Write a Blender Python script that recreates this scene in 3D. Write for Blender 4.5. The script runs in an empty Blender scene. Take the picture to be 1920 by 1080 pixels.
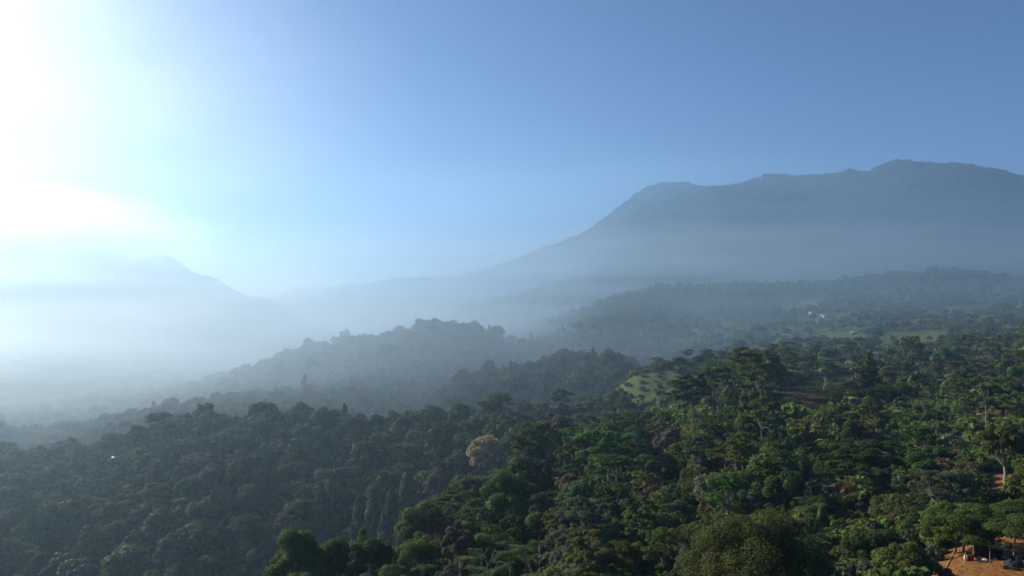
import bpy, math, random
import numpy as np
R = math.radians
rng = np.random.default_rng(7)
random.seed(7)
scene = bpy.context.scene
col = scene.collection
D = bpy.data

# ------------------------------------------------------------------ camera, sky, sun, exposure
F = 1371.0                      # focal length in photo pixels (1920 wide)
ZC = 45.0
cam_d = D.cameras.new("camera"); cam = D.objects.new("camera", cam_d); col.objects.link(cam)
cam.location = (0, 0, ZC); cam.rotation_euler = (R(90), 0, 0)
cam_d.sensor_width = 36; cam_d.lens = 36 * F / 1920
cam_d.clip_start = 1; cam_d.clip_end = 30000
scene.camera = cam

SUN_AZ, SUN_EL = -57.0, 23.0    # azimuth from +Y towards +X
world = D.worlds.new("World"); scene.world = world; world.use_nodes = True
wn = world.node_tree.nodes; wl = world.node_tree.links
bg = wn["Background"]; bg.inputs["Strength"].default_value = 0.058
sky = wn.new("ShaderNodeTexSky"); sky.sky_type = 'NISHITA'; sky.sun_disc = False
sky.sun_elevation = R(SUN_EL); sky.sun_rotation = R(SUN_AZ)
sky.altitude = 2500; sky.air_density = 1.1; sky.dust_density = 0.9; sky.ozone_density = 8
wl.new(sky.outputs[0], bg.inputs["Color"])
sd = D.lights.new("sun", 'SUN'); sun = D.objects.new("sun", sd); col.objects.link(sun)
sd.energy = 5.0; sd.angle = R(0.5); sd.color = (1.0, 0.88, 0.69)
ax = (math.sin(R(SUN_AZ)) * math.cos(R(SUN_EL)), math.cos(R(SUN_AZ)) * math.cos(R(SUN_EL)), math.sin(R(SUN_EL)))
from mathutils import Vector, Matrix, Quaternion
sun.rotation_euler = Vector(ax).to_track_quat('Z', 'Y').to_euler()
sun.location = (-300, 200, 400)
vs = scene.view_settings
vs.view_transform = 'Standard'; vs.look = 'None'; vs.gamma = 1; vs.use_curve_mapping = False
vs.exposure = 0.88
cy = scene.cycles
cy.max_bounces = 5; cy.diffuse_bounces = 2; cy.glossy_bounces = 1; cy.transmission_bounces = 3
cy.volume_bounces = 2; cy.transparent_max_bounces = 8
cy.use_denoising = True
cy.caustics_reflective = False; cy.caustics_refractive = False

# ------------------------------------------------------------------ helpers
def mat(name, build):
    m = D.materials.new(name); m.use_nodes = True
    nt = m.node_tree; nt.nodes.clear()
    out = nt.nodes.new("ShaderNodeOutputMaterial")
    build(nt, nt.nodes, nt.links, out)
    return m

def node(N, kind, **kw):
    n = N.new(kind)
    for k, v in kw.items():
        if k.startswith("i_"):
            n.inputs[k[2:].replace("_", " ")].default_value = v
        else:
            setattr(n, k, v)
    return n

def mix_rgb(N, L, fac, a, b, mode='MIX'):
    m = N.new("ShaderNodeMix"); m.data_type = 'RGBA'; m.blend_type = mode
    for sock, v in ((m.inputs[0], fac), (m.inputs[6], a), (m.inputs[7], b)):
        if hasattr(v, "links"): L.new(v, sock)
        elif isinstance(v, (int, float)): sock.default_value = v
        else: sock.default_value = (*v, 1) if len(v) == 3 else v
    return m.outputs[2]

def math_n(N, L, op, a, b=0.0, c=None):
    m = N.new("ShaderNodeMath"); m.operation = op
    for sock, v in zip(m.inputs, (a, b, c)):
        if v is None: continue
        if hasattr(v, "links"): L.new(v, sock)
        else: sock.default_value = v
    return m.outputs[0]

def ramp(N, L, fac, stops):
    r = N.new("ShaderNodeValToRGB")
    els = r.color_ramp.elements
    while len(els) > 1: els.remove(els[-1])
    els[0].position = stops[0][0]; els[0].color = (*stops[0][1], 1)
    for p, c in stops[1:]:
        e = els.new(p); e.color = (*c, 1)
    L.new(fac, r.inputs[0])
    return r.outputs[0]

def mesh_np(name, V, faces, material=None, tint=None, smooth=False):
    """faces: list of (n,k) int arrays"""
    me = D.meshes.new(name)
    V = np.asarray(V, np.float32)
    me.vertices.add(len(V)); me.vertices.foreach_set("co", V.ravel())
    faces = [np.asarray(f, np.int32) for f in faces if len(f)]
    nl = sum(f.size for f in faces); npoly = sum(len(f) for f in faces)
    me.loops.add(nl); me.polygons.add(npoly)
    me.loops.foreach_set("vertex_index", np.concatenate([f.ravel() for f in faces]))
    tot = np.concatenate([np.full(len(f), f.shape[1], np.int32) for f in faces])
    st = np.concatenate([[0], np.cumsum(tot)[:-1]]).astype(np.int32)
    me.polygons.foreach_set("loop_start", st)
    if smooth: me.polygons.foreach_set("use_smooth", np.ones(npoly, bool))
    me.update(calc_edges=True)
    if tint is not None:
        at = me.attributes.new("tint", 'FLOAT', 'POINT'); at.data.foreach_set("value", np.asarray(tint, np.float32))
    if material: me.materials.append(material)
    return me

def tag(o, label=None, cat=None, group=None, kind=None):
    if label: o["label"] = label
    if cat: o["category"] = cat
    if group: o["group"] = group
    if kind: o["kind"] = kind
    return o

def ob(name, me, parent=None, loc=None):
    o = D.objects.new(name, me); col.objects.link(o)
    if parent: o.parent = parent
    if loc is not None: o.location = loc
    return o

def smooth01(a, b, x):
    t = np.clip((x - a) / (b - a), 0, 1); return t * t * (3 - 2 * t)

_perm = np.random.default_rng(3).random((256, 256)).astype(np.float32)
def vnoise(x, y):
    xi = np.floor(x).astype(int); yi = np.floor(y).astype(int)
    fx = x - xi; fy = y - yi
    fx = fx * fx * (3 - 2 * fx); fy = fy * fy * (3 - 2 * fy)
    g = lambda a, b: _perm[a & 255, b & 255]
    return ((g(xi, yi) * (1 - fx) + g(xi + 1, yi) * fx) * (1 - fy) + (g(xi, yi + 1) * (1 - fx) + g(xi + 1, yi + 1) * fx) * fy) * 2 - 1
def fbm(x, y, oct=4):
    s = 0; a = 1; t = 0
    for i in range(oct):
        s = s + a * vnoise(x * 2**i + 17.3 * i, y * 2**i + 5.1 * i); t += a; a *= .5
    return s / t

# ------------------------------------------------------------------ terrain
# contour knots: (typical depth, [(photo column, image row of the ground there)]) -> a height field in metres
KN = [
 (15,  [(-500, 3600), (2420, 3600)]),
 (50,  [(-500, 1560), (960, 1500), (1300, 1420), (1920, 1420), (2420, 1380)]),
 (75,  [(-500, 1500), (720, 1480), (960, 1400), (1200, 1330), (1440, 1205), (1680, 1190), (1920, 1190), (2420, 1150)]),
 (100, [(-500, 1500), (480, 1420), (720, 1370), (960, 1270), (1200, 1215), (1440, 1130), (1680, 1100), (1760, 1068), (1920, 1055), (2420, 1020)]),
 (118, [(-500, 1460), (400, 1400), (480, 1310), (600, 1245), (720, 1210), (960, 1210), (1200, 1160), (1440, 1080), (1680, 1050), (1760, 1030), (1840, 1010), (1920, 1000), (2420, 960)]),
 (150, [(-500, 1420), (400, 1290), (450, 1215), (520, 1160), (600, 1125), (720, 1110), (960, 1120), (1200, 1085), (1440, 1015), (1680, 985), (1920, 945), (2420, 900)]),
 (200, [(-500, 1380), (480, 1290), (600, 1240), (720, 1150), (840, 1070), (960, 1000), (1200, 985), (1440, 925), (1680, 905), (1920, 880), (2420, 840)]),
 (270, [(-500, 1400), (480, 1330), (600, 1290), (720, 1190), (840, 985), (960, 930), (1080, 915), (1200, 900), (1440, 845), (1680, 838), (1920, 815), (2420, 790)]),
 (350, [(-500, 1340), (0, 1320), (480, 1290), (640, 1250), (720, 1190), (840, 990), (920, 912), (1000, 885), (1200, 845), (1440, 795), (1680, 785), (1920, 765), (2420, 740)]),
 (450, [(-500, 1080), (0, 1060), (240, 1050), (480, 1050), (720, 1035), (840, 975), (960, 905), (1080, 850), (1200, 795), (1440, 745), (1680, 738), (1920, 720), (2420, 700)]),
 (600, [(-500, 880), (0, 872), (160, 862), (240, 850), (290, 825), (380, 808), (480, 808), (720, 803), (880, 800), (960, 800), (1080, 805), (1140, 790), (1200, 772), (1300, 745), (1380, 716), (1440, 705), (1680, 695), (1920, 680), (2420, 660)]),
 (700, [(-500, 900), (0, 900), (240, 890), (480, 870), (720, 855), (960, 830), (1080, 800), (1140, 744), (1200, 700), (1300, 691), (1440, 683), (1680, 670), (1920, 655), (2420, 640)]),
 (800, [(-500, 870), (0, 865), (240, 830), (480, 805), (720, 815), (960, 800), (1080, 780), (1160, 750), (1230, 712), (1300, 693), (1440, 667), (1680, 653), (1920, 635), (2420, 620)]),
 (950, [(-500, 830), (0, 825), (150, 805), (225, 785), (330, 768), (400, 752), (480, 745), (560, 738), (640, 745), (720, 765), (790, 780), (830, 745), (880, 712), (960, 695), (1060, 680), (1130, 663), (1165, 680), (1200, 710), (1250, 692), (1300, 682), (1440, 650), (1680, 633), (1920, 613), (2420, 600)]),
 (1150, [(-500, 800), (0, 805), (240, 792), (480, 758), (720, 700), (830, 710), (960, 715), (1130, 700), (1200, 680), (1300, 662), (1440, 632), (1680, 612), (1920, 590), (2420, 580)]),
 (1350, [(-500, 770), (0, 780), (240, 757), (380, 725), (450, 703), (520, 675), (600, 645), (640, 641), (710, 637), (760, 622), (820, 606), (870, 610), (920, 625), (960, 645), (1060, 640), (1120, 614), (1200, 622), (1300, 617), (1440, 610), (1680, 588), (1920, 565), (2420, 560)]),
 (1700, [(-500, 740), (0, 752), (240, 732), (480, 695), (720, 660), (960, 645), (1060, 620), (1130, 590), (1200, 570), (1300, 585), (1440, 582), (1560, 560), (1680, 545), (1920, 540), (2420, 540)]),
 (2050, [(-500, 700), (0, 722), (480, 680), (720, 650), (960, 630), (1060, 595), (1130, 565), (1250, 536), (1440, 533), (1560, 529), (1640, 518), (1720, 512), (1800, 506), (1850, 514), (1920, 524), (2420, 510)]),
 (2500, [(-500, 580), (0, 640), (240, 610), (480, 640), (720, 632), (960, 618), (1200, 580), (1440, 565), (1920, 560), (2420, 560)]),
 (3000, [(-500, 360), (0, 440), (120, 468), (230, 478), (310, 483), (340, 495), (400, 521), (450, 548), (490, 558), (530, 572), (560, 600), (600, 640), (720, 622), (840, 596), (900, 578), (960, 566), (1010, 552), (1200, 520), (1440, 510), (1920, 505), (2420, 500)]),
 (3700, [(-500, 480), (0, 540), (480, 610), (600, 600), (840, 585), (960, 556), (1100, 500), (1200, 450), (1440, 425), (1680, 415), (1920, 425), (2420, 440)]),
 (4600, [(-500, 560), (0, 560), (480, 558), (560, 548), (700, 535), (750, 527), (840, 524), (900, 512), (960, 495), (1000, 477), (1060, 458), (1100, 438), (1150, 405), (1190, 373), (1220, 356), (1260, 349), (1290, 349), (1315, 356), (1345, 352), (1380, 351), (1420, 342), (1450, 335), (1550, 335), (1575, 328), (1595, 321), (1625, 331), (1660, 313), (1690, 308), (1740, 313), (1775, 310), (1830, 318), (1870, 325), (1920, 338), (2420, 400)]),
 (5900, [(-500, 600), (0, 600), (840, 570), (1200, 440), (1920, 420), (2420, 460)]),
]
def pchip(x, y, xi):
    """monotone cubic along axis 0; y (K,n) -> (m,n)"""
    h = np.diff(x)[:, None]; d = np.diff(y, axis=0) / h
    m = np.zeros_like(y)
    w1 = 2 * h[1:] + h[:-1]; w2 = h[1:] + 2 * h[:-1]
    same = d[:-1] * d[1:] > 0
    with np.errstate(divide='ignore', invalid='ignore'):
        hm = (w1 + w2) / (w1 / d[:-1] + w2 / d[1:])
    m[1:-1] = np.where(same, hm, 0); m[0] = d[0]; m[-1] = d[-1]
    i = np.clip(np.searchsorted(x, xi) - 1, 0, len(x) - 2)
    t = ((xi - x[i]) / (x[i + 1] - x[i]))[:, None]; hh = (x[i + 1] - x[i])[:, None]
    return (y[i] * (1 + 2 * t) * (1 - t)**2 + m[i] * hh * t * (1 - t)**2 + y[i + 1] * t * t * (3 - 2 * t) + m[i + 1] * hh * t * t * (t - 1))
KY = np.array([k[0] for k in KN], float); LKY = np.log(KY)
PX = np.linspace(-900, 2420, 831)
KP = []
for y, pts in KN:
    a = np.array(pts, float)
    if 790 < y < 2100: a[:, 1] += 9 * F / y        # the outlines in the photo are tree tops
    p = pchip(a[:, 0], a[:, 1:2], np.clip(PX, -500, 2420))[:, 0] if len(a) > 2 else np.interp(PX, a[:, 0], a[:, 1])
    w = np.hanning(41 if y < 500 else 23 if y < 900 else 13 if y < 4000 else 5); w /= w.sum()
    h = len(w) // 2
    p = np.convolve(np.pad(p, h, mode='edge'), w, mode='valid')
    KP.append(p)
KP = np.array(KP)                                   # rows at knots
KZ = ZC + (540 - KP) / F * KY[:, None]              # heights at knots
NR = 760
LY = np.linspace(math.log(15), math.log(5900), NR); YR = np.exp(LY)
Z = pchip(LKY, KZ, LY)                              # (NR, ncol)
U = (PX - 960) / F
X = U[None, :] * YR[:, None]; Yg = np.repeat(YR[:, None], len(U), 1)
Z = Z + 490 * np.exp(-((X + 1420) / 430)**2 - ((Yg - 1180) / 460)**2) * smooth01(40, 330, -np.repeat(PX[None, :], NR, 0))   # the hill left of the view whose shadow fills the left valley
amp = np.interp(Yg, [15, 100, 300, 800, 2000, 3000, 4600], [.2, .5, 1.5, 3, 5, 12, 12])
Z = Z + amp * fbm(X / 60 , Yg / 60, 4) * np.interp(Yg, [0, 1500, 3000], [1, 1, .6])
# gullies and crown-sized lumps on the far mountains, whose forest is too far to build tree by tree
far = smooth01(2100, 2800, Yg)
rid = 1 - np.abs(fbm(X / 260 + 3, Yg / 420, 3)) * 2
Z = Z + far * (rid * 34 - 24) * np.clip((Z + 150) / 250, 0, 1) * np.clip((4650 - Yg) / 500 + .15, .15, 1)
Z = Z + far * (6 * np.abs(fbm(X / 22, Yg / 22, 2)) + 4 * rng.random(Z.shape))

def poly_world(pts):
    return [ground_at(*p) for p in pts]
def hz(x, y):
    """terrain height"""
    x = np.asarray(x, float); y = np.asarray(y, float)
    r = np.clip((np.log(np.maximum(y, 15.01)) - LY[0]) / (LY[1] - LY[0]), 0, NR - 1.001)
    c = np.clip(((x / np.maximum(y, 15)) * F + 960 - PX[0]) / (PX[1] - PX[0]), 0, len(PX) - 1.001)
    i = r.astype(int); j = c.astype(int); a = r - i; b = c - j
    return (Z[i, j] * (1 - a) * (1 - b) + Z[i + 1, j] * a * (1 - b) + Z[i, j + 1] * (1 - a) * b + Z[i + 1, j + 1] * a * b)
def ground_at(px, py, ymin=60):
    """where the line of sight through a photo pixel meets the ground"""
    ys = np.exp(np.linspace(math.log(ymin), math.log(5000), 3000))
    z = hz((px - 960) / F * ys, ys)
    hit = np.nonzero(z >= ZC + (540 - py) / F * ys)[0]
    y = ys[hit[0]] if len(hit) else 5000.
    return (px - 960) / F * y, y
def inpoly(x, y, poly):
    c = np.zeros(np.shape(x), bool); n = len(poly)
    for i in range(n):
        x1, y1 = poly[i]; x2, y2 = poly[i - 1]
        if y1 == y2: continue
        k = ((y1 > y) != (y2 > y)) & (x < (x2 - x1) * (y - y1) / (y2 - y1) + x1)
        c ^= k
    return c
ZONE = {
 'clearing': [(1728, 1120), (1745, 1075), (1768, 1035), (1790, 1008), (1810, 1000), (1900, 975), (2040, 970), (2100, 1120)],
 'bank': [(1830, 936), (1846, 912), (1862, 892), (1890, 884), (1915, 890), (1915, 945), (1845, 950)],
 'yard': [(1786, 822), (1800, 814), (1840, 808), (1940, 803), (1960, 822), (1850, 832), (1800, 830)],
 'terraces': [(1450, 776), (1450, 728), (1500, 716), (1560, 702), (1640, 698), (1650, 728), (1575, 742), (1558, 776)],
 'meadow': [(1108, 775), (1125, 752), (1160, 722), (1190, 706), (1240, 697), (1300, 690), (1310, 705), (1275, 725), (1235, 755), (1170, 768)],
 'field': [(1655, 628), (1780, 622), (1790, 634), (1650, 645)],
 'field2': [(1520, 626), (1610, 618), (1625, 632), (1525, 640)],
 'slope_field': [(1555, 592), (1600, 582), (1605, 592), (1570, 604)],
 'far_field': [(1650, 566), (1790, 560), (1800, 568), (1650, 573)],
}
ZW = {k: poly_world(v) for k, v in ZONE.items()}
def zone_mask(name, soft):
    p = ZW[name]; xs = [q[0] for q in p]; ys = [q[1] for q in p]
    pad = 20
    r = np.nonzero((YR > min(ys) - pad) & (YR < max(ys) + pad))[0]
    m = np.zeros(Z.shape, np.float32)
    xx = X[r] + 3 * fbm(X[r] / 9, Yg[r] / 9, 3) * soft; yy = Yg[r] + 6 * fbm(X[r] / 9 + 40, Yg[r] / 9, 3) * soft
    m[r] = inpoly(xx, yy, p)
    return m
MASK = {k: zone_mask(k, .5 if k in ('clearing', 'bank') else 2.5) for k in ZONE}
# terraces: steps about 1.4 m high
q = Z / 1.5; fq = np.floor(q); fr = q - fq
zt = (fq + smooth01(.72, 1.0, fr)) * 1.5
Z = np.where(MASK['terraces'] > .5, zt, Z)
soil = np.clip(MASK['clearing'] + MASK['bank'], 0, 1)
dry = np.clip(MASK['yard'] + MASK['terraces'], 0, 1)
cpat = smooth01(-.04, .12, fbm(X / 75 + 31, Yg / 75, 3)) * smooth01(640, 760, Yg) * (1 - smooth01(1750, 1950, Yg)) * smooth01(1180, 1330, X / Yg * F + 960 + 60 * fbm(X / 40, Yg / 40, 2))
grassm = np.clip(cpat * .75 + MASK['meadow'] + MASK['field'] + MASK['field2'] + MASK['slope_field'] + MASK['far_field'], 0, 1)

def ground_mat(nt, N, L, out):
    geo = N.new("ShaderNodeNewGeometry")
    def noise(scale, det=5):
        n = node(N, "ShaderNodeTexNoise", i_Scale=scale, i_Detail=det, i_Roughness=.6); L.new(geo.outputs["Position"], n.inputs["Vector"]); return n.outputs[0]
    n1 = noise(.09); n2 = noise(1.1); n3 = noise(.02)
    forest = ramp(N, L, n1, [(.3, (.02, .03, .012)), (.5, (.035, .05, .018)), (.7, (.06, .065, .03))])
    grass = ramp(N, L, n1, [(.36, (.06, .10, .034)), (.5, (.085, .11, .042)), (.6, (.12, .12, .058)), (.7, (.11, .09, .055))])
    soilc = ramp(N, L, n2, [(.25, (.14, .065, .026)), (.5, (.22, .105, .042)), (.75, (.30, .155, .068))])
    dryc = ramp(N, L, n1, [(.32, (.03, .045, .018)), (.48, (.06, .052, .033)), (.7, (.10, .078, .055))])
    def at(n):
        a = N.new("ShaderNodeAttribute"); a.attribute_name = n; return a.outputs["Fac"]
    c = mix_rgb(N, L, at("grass"), forest, grass)
    c = mix_rgb(N, L, at("dry"), c, dryc)
    c = mix_rgb(N, L, at("soil"), c, soilc)
    b = N.new("ShaderNodeBump"); b.inputs["Strength"].default_value = .8; b.inputs["Distance"].default_value = .4
    L.new(n2, b.inputs["Height"])
    p = N.new("ShaderNodeBsdfDiffuse"); L.new(c, p.inputs["Color"]); L.new(b.outputs[0], p.inputs["Normal"])
    L.new(p.outputs[0], out.inputs["Surface"])
M_ground = mat("earth_and_grass", ground_mat)
def mountain_mat(nt, N, L, out):
    geo = N.new("ShaderNodeNewGeometry")
    n = node(N, "ShaderNodeTexNoise", i_Scale=.035, i_Detail=6, i_Roughness=.7); L.new(geo.outputs["Position"], n.inputs["Vector"])
    c = ramp(N, L, n.outputs[0], [(.3, (.015, .024, .012)), (.5, (.03, .042, .02)), (.7, (.06, .065, .035))])
    p = N.new("ShaderNodeBsdfDiffuse"); L.new(c, p.inputs["Color"]); L.new(p.outputs[0], out.inputs["Surface"])
M_mount = mat("far_forest_cover", mountain_mat)

def terrain_piece(name, r0, r1, c0, c1, m):
    rr = np.arange(r0, r1 + 1); cc = np.arange(c0, c1 + 1)
    V = np.stack([X[np.ix_(rr, cc)], Yg[np.ix_(rr, cc)], Z[np.ix_(rr, cc)]], -1).reshape(-1, 3)
    nr, nc = len(rr), len(cc)
    idx = np.arange(nr * nc).reshape(nr, nc)
    f = np.stack([idx[:-1, :-1], idx[:-1, 1:], idx[1:, 1:], idx[1:, :-1]], -1).reshape(-1, 4)
    me = mesh_np(name, V, [f], m, smooth=True)
    for an, arr in (("soil", soil), ("dry", dry), ("grass", grassm)):
        a = me.attributes.new(an, 'FLOAT', 'POINT'); a.data.foreach_set("value", arr[np.ix_(rr, cc)].astype(np.float32).ravel())
    o = ob(name, me); tag(o, kind="structure"); return o
rY = lambda y: int(np.searchsorted(YR, y)); cP = lambda p: int(np.searchsorted(PX, p))
last = NR - 1; lc = len(PX) - 1
terrain_piece("ground", 0, rY(800), 0, lc, M_ground)
terrain_piece("hills", rY(800), rY(2350), 0, lc, M_ground)
terrain_piece("far_hill", rY(2350), last, 0, cP(640), M_mount)
terrain_piece("mountain", rY(2350), last, cP(640), lc, M_mount)

# ------------------------------------------------------------------ haze and mist
def haze_mat(dens, colr, g):
    def f(nt, N, L, out):
        v = N.new("ShaderNodeVolumePrincipled")
        v.inputs["Color"].default_value = (*colr, 1); v.inputs["Density"].default_value = dens; v.inputs["Anisotropy"].default_value = g
        L.new(v.outputs[0], out.inputs["Volume"])
    return mat("haze_air", f)
def box_mesh(name, lo, hi, m):
    V = [(x, y, z) for x in (lo[0], hi[0]) for y in (lo[1], hi[1]) for z in (lo[2], hi[2])]
    Fc = [(0, 1, 3, 2), (4, 6, 7, 5), (0, 4, 5, 1), (2, 3, 7, 6), (0, 2, 6, 4), (1, 5, 7, 3)]
    return mesh_np(name, V, [Fc], m)
HAZE = 0.00013
tag(ob("haze", box_mesh("haze", (-6800, -400, Z.min() - 1), (6800, 6000, 900), haze_mat(HAZE, (.44,.70,1.0), .5))), kind="stuff",
    label="thin blue morning haze filling the air of the whole valley")

def mist_mat(dens, scale, g, colr):
    def f(nt, N, L, out):
        tc = N.new("ShaderNodeTexCoord")
        ln = N.new("ShaderNodeVectorMath"); ln.operation = 'LENGTH'; L.new(tc.outputs["Object"], ln.inputs[0])
        r2 = math_n(N, L, 'MULTIPLY', ln.outputs["Value"], ln.outputs["Value"])
        k = math_n(N, L, 'SUBTRACT', 1.0, r2)
        mp = node(N, "ShaderNodeMapRange"); mp.interpolation_type = 'SMOOTHSTEP'; L.new(k, mp.inputs[0]); mp.inputs[2].default_value = .95; k = mp.outputs[0]
        nz = node(N, "ShaderNodeTexNoise", i_Scale=scale, i_Detail=3, i_Roughness=.55); L.new(tc.outputs["Object"], nz.inputs["Vector"])
        mr = node(N, "ShaderNodeMapRange"); L.new(nz.outputs[0], mr.inputs[0])
        mr.inputs[1].default_value = .33; mr.inputs[2].default_value = .67; mr.inputs[3].default_value = .2; mr.inputs[4].default_value = 1.7
        d = math_n(N, L, 'MULTIPLY', math_n(N, L, 'MULTIPLY', k, mr.outputs[0]), dens)
        v = N.new("ShaderNodeVolumePrincipled"); v.inputs["Color"].default_value = (*colr, 1); v.inputs["Anisotropy"].default_value = g
        L.new(d, v.inputs["Density"]); L.new(v.outputs[0], out.inputs["Volume"])
    return mat("mist_bank", f)
def sphere_mesh(name, m, nu=32, nv=16):
    V = [(0, 0, -1)]
    for j in range(1, nv):
        t = -math.pi / 2 + math.pi * j / nv
        for i in range(nu):
            a = 2 * math.pi * i / nu; V.append((math.cos(t) * math.cos(a), math.cos(t) * math.sin(a), math.sin(t)))
    V.append((0, 0, 1))
    Q, T = [], []
    for j in range(nv - 2):
        for i in range(nu):
            a = 1 + j * nu + i; b = 1 + j * nu + (i + 1) % nu; Q.append((a, b, b + nu, a + nu))
    for i in range(nu):
        T.append((0, 1 + (i + 1) % nu, 1 + i)); a = 1 + (nv - 2) * nu
        T.append((len(V) - 1, a + i, a + (i + 1) % nu))
    return mesh_np(name, V, [Q, T], m)
def mist(name, c, r, dens, scale, label, g=.72, colr=(.62, .82, 1.0)):
    o = ob(name, sphere_mesh(name, mist_mat(dens, scale, g, colr)), loc=c); o.scale = r
    tag(o, label, kind="stuff"); return o
mist("mist", (-1200, 1950, -100), (1700, 1450, 270), .00032, 3.0, "pale mist filling the valley below the left hill", .7, (.86, .92, 1.0))
mist("mist", (500, 2250, 0), (3600, 2000, 260), .00056, 5.0, "thin ground mist hanging over all the ridges")
mist("mist", (1250, 3000, 175), (2100, 520, 175), .00062, 4.0, "band of mist lying along the foot of the mountain", .66, (.76, .88, 1.0))
mist("mist", (1300, 3700, 250), (2900, 850, 560), .00062, 3.0, "thin blue veil of mist in front of the mountain", .6, (.40, .68, 1.0))
mist("mist", (-1150, 1350, 410), (1050, 900, 450), .00021, 1.5, "soft white veil of mist in the glow left of the valley", .7, (1.0, .95, .90))
mist("mist", (-1800, 2600, 200), (830, 560, 235), .0038, 3.4, "bright sunlit mist cap lying over the left hill", .62)
mist("mist", (-300, 1400, -90), (1100, 850, 200), .0007, 3.0, "mist drifting through the gap between the ridges", .7, (.76, .88, 1.0))
mist("mist", (-330, 620, -70), (620, 470, 130), .00017, 2.0, "thin mist hanging in the shaded left valley")
# ------------------------------------------------------------------ plant materials
def leaf_mat(nt, N, L, out, instanced=False):
    oi = N.new("ShaderNodeObjectInfo")
    colour = oi.outputs["Color"]
    if instanced:
        ia = N.new("ShaderNodeAttribute"); ia.attribute_type = 'INSTANCER'; ia.attribute_name = "tcol"; colour = ia.outputs["Color"]
    at = N.new("ShaderNodeAttribute"); at.attribute_name = "tint"
    v = node(N, "ShaderNodeMapRange"); L.new(at.outputs["Fac"], v.inputs[0]); v.inputs[3].default_value = .85; v.inputs[4].default_value = 1.9
    rv = node(N, "ShaderNodeMapRange"); L.new(oi.outputs["Random"], rv.inputs[0]); rv.inputs[3].default_value = .82; rv.inputs[4].default_value = 1.18
    k = math_n(N, L, 'MULTIPLY', v.outputs[0], rv.outputs[0])
    h = node(N, "ShaderNodeHueSaturation"); L.new(colour, h.inputs["Color"]); L.new(k, h.inputs["Value"])
    hr = node(N, "ShaderNodeMapRange"); L.new(at.outputs["Fac"], hr.inputs[0]); hr.inputs[3].default_value = .515; hr.inputs[4].default_value = .485
    L.new(hr.outputs[0], h.inputs["Hue"])
    p = N.new("ShaderNodeBsdfPrincipled"); L.new(h.outputs[0], p.inputs["Base Color"])
    p.inputs["Roughness"].default_value = .65; p.inputs["Specular IOR Level"].default_value = .12
    t = N.new("ShaderNodeBsdfTranslucent"); L.new(h.outputs[0], t.inputs["Color"])
    m = N.new("ShaderNodeMixShader"); m.inputs[0].default_value = .36
    L.new(p.outputs[0], m.inputs[1]); L.new(t.outputs[0], m.inputs[2]); L.new(m.outputs[0], out.inputs["Surface"])
M_leaf = mat("foliage", leaf_mat)
M_leaf_mass = mat("foliage_mass", lambda *a: leaf_mat(*a, instanced=True))
def bark_mat(nt, N, L, out):
    oi = N.new("ShaderNodeObjectInfo"); geo = N.new("ShaderNodeTexCoord")
    n = node(N, "ShaderNodeTexNoise", i_Scale=2.5, i_Detail=4); L.new(geo.outputs["Object"], n.inputs["Vector"])
    f = ramp(N, L, n.outputs[0], [(.3, (.55, .53, .5)), (.6, (1, 1, 1)), (.8, (1.2, 1.2, 1.15))])
    c = mix_rgb(N, L, 1.0, oi.outputs["Color"], f, 'MULTIPLY')
    p = N.new("ShaderNodeBsdfDiffuse"); L.new(c, p.inputs["Color"]); L.new(p.outputs[0], out.inputs["Surface"])
M_bark = mat("bark", bark_mat)

# ------------------------------------------------------------------ plant shapes
def unit(v): return v / np.maximum(np.linalg.norm(v, axis=-1, keepdims=True), 1e-9)
def leaf_quads(P, Nn, size, g, aspect=1.7, axis=None):
    n = len(P)
    a = g.normal(size=(n, 3)) if axis is None else axis + g.normal(size=(n, 3)) * .25
    a = unit(a - Nn * (a * Nn).sum(1, keepdims=True)); b = np.cross(Nn, a)
    s = (size * g.uniform(.65, 1.35, n))[:, None]
    V = np.stack([P - a * s * aspect / 2, P + b * s / 2 + Nn * s * .08, P + a * s * aspect / 2 - Nn * s * .1, P - b * s / 2 + Nn * s * .08], 1)
    return V.reshape(-1, 3), np.arange(4 * n).reshape(n, 4)
def sphere_dirs(n, g): return unit(g.normal(size=(n, 3)))
def crown_mesh(name, blobs, n, size, g, aspect=1.7, flat=None, updir=.25, rough=.6, axis=None, centre=None):
    """blobs: (m,6) centre xyz + radii xyz; leaves cover each blob's outer shell"""
    B = np.asarray(blobs, float)
    ar = (B[:, 3] * B[:, 4] + B[:, 3] * B[:, 5]); k = np.maximum(3, (n * ar / ar.sum()).astype(int))
    Ps, Ns, Ts = [], [], []
    c0 = B[:, :3].mean(0) if centre is None else np.array(centre)
    for b, m in zip(B, k):
        d = sphere_dirs(int(m * 1.8), g)
        o = unit((b[:3] - c0)[None])[0]
        keep = (d @ o > -.55 + g.uniform(-.2, .2, len(d))) & (d[:, 2] > -.65)
        d = d[keep][:m]
        q = b[:3] + d * b[3:] * g.uniform(.72, 1.08, (len(d), 1))
        nn = unit(d / b[3:] * b[3:].mean() + np.array([0, 0, updir]) + g.normal(size=d.shape) * rough)
        Ps.append(q); Ns.append(nn); Ts.append(np.clip(g.normal(.5, .16) + g.normal(0, .14, len(d)), 0, 1))
    P = np.concatenate(Ps); Nn = np.concatenate(Ns); T = np.concatenate(Ts)
    V, Q = leaf_quads(P, Nn, size, g, aspect, axis)
    return mesh_np(name, V, [Q], M_leaf, np.repeat(T, 4))
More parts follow.
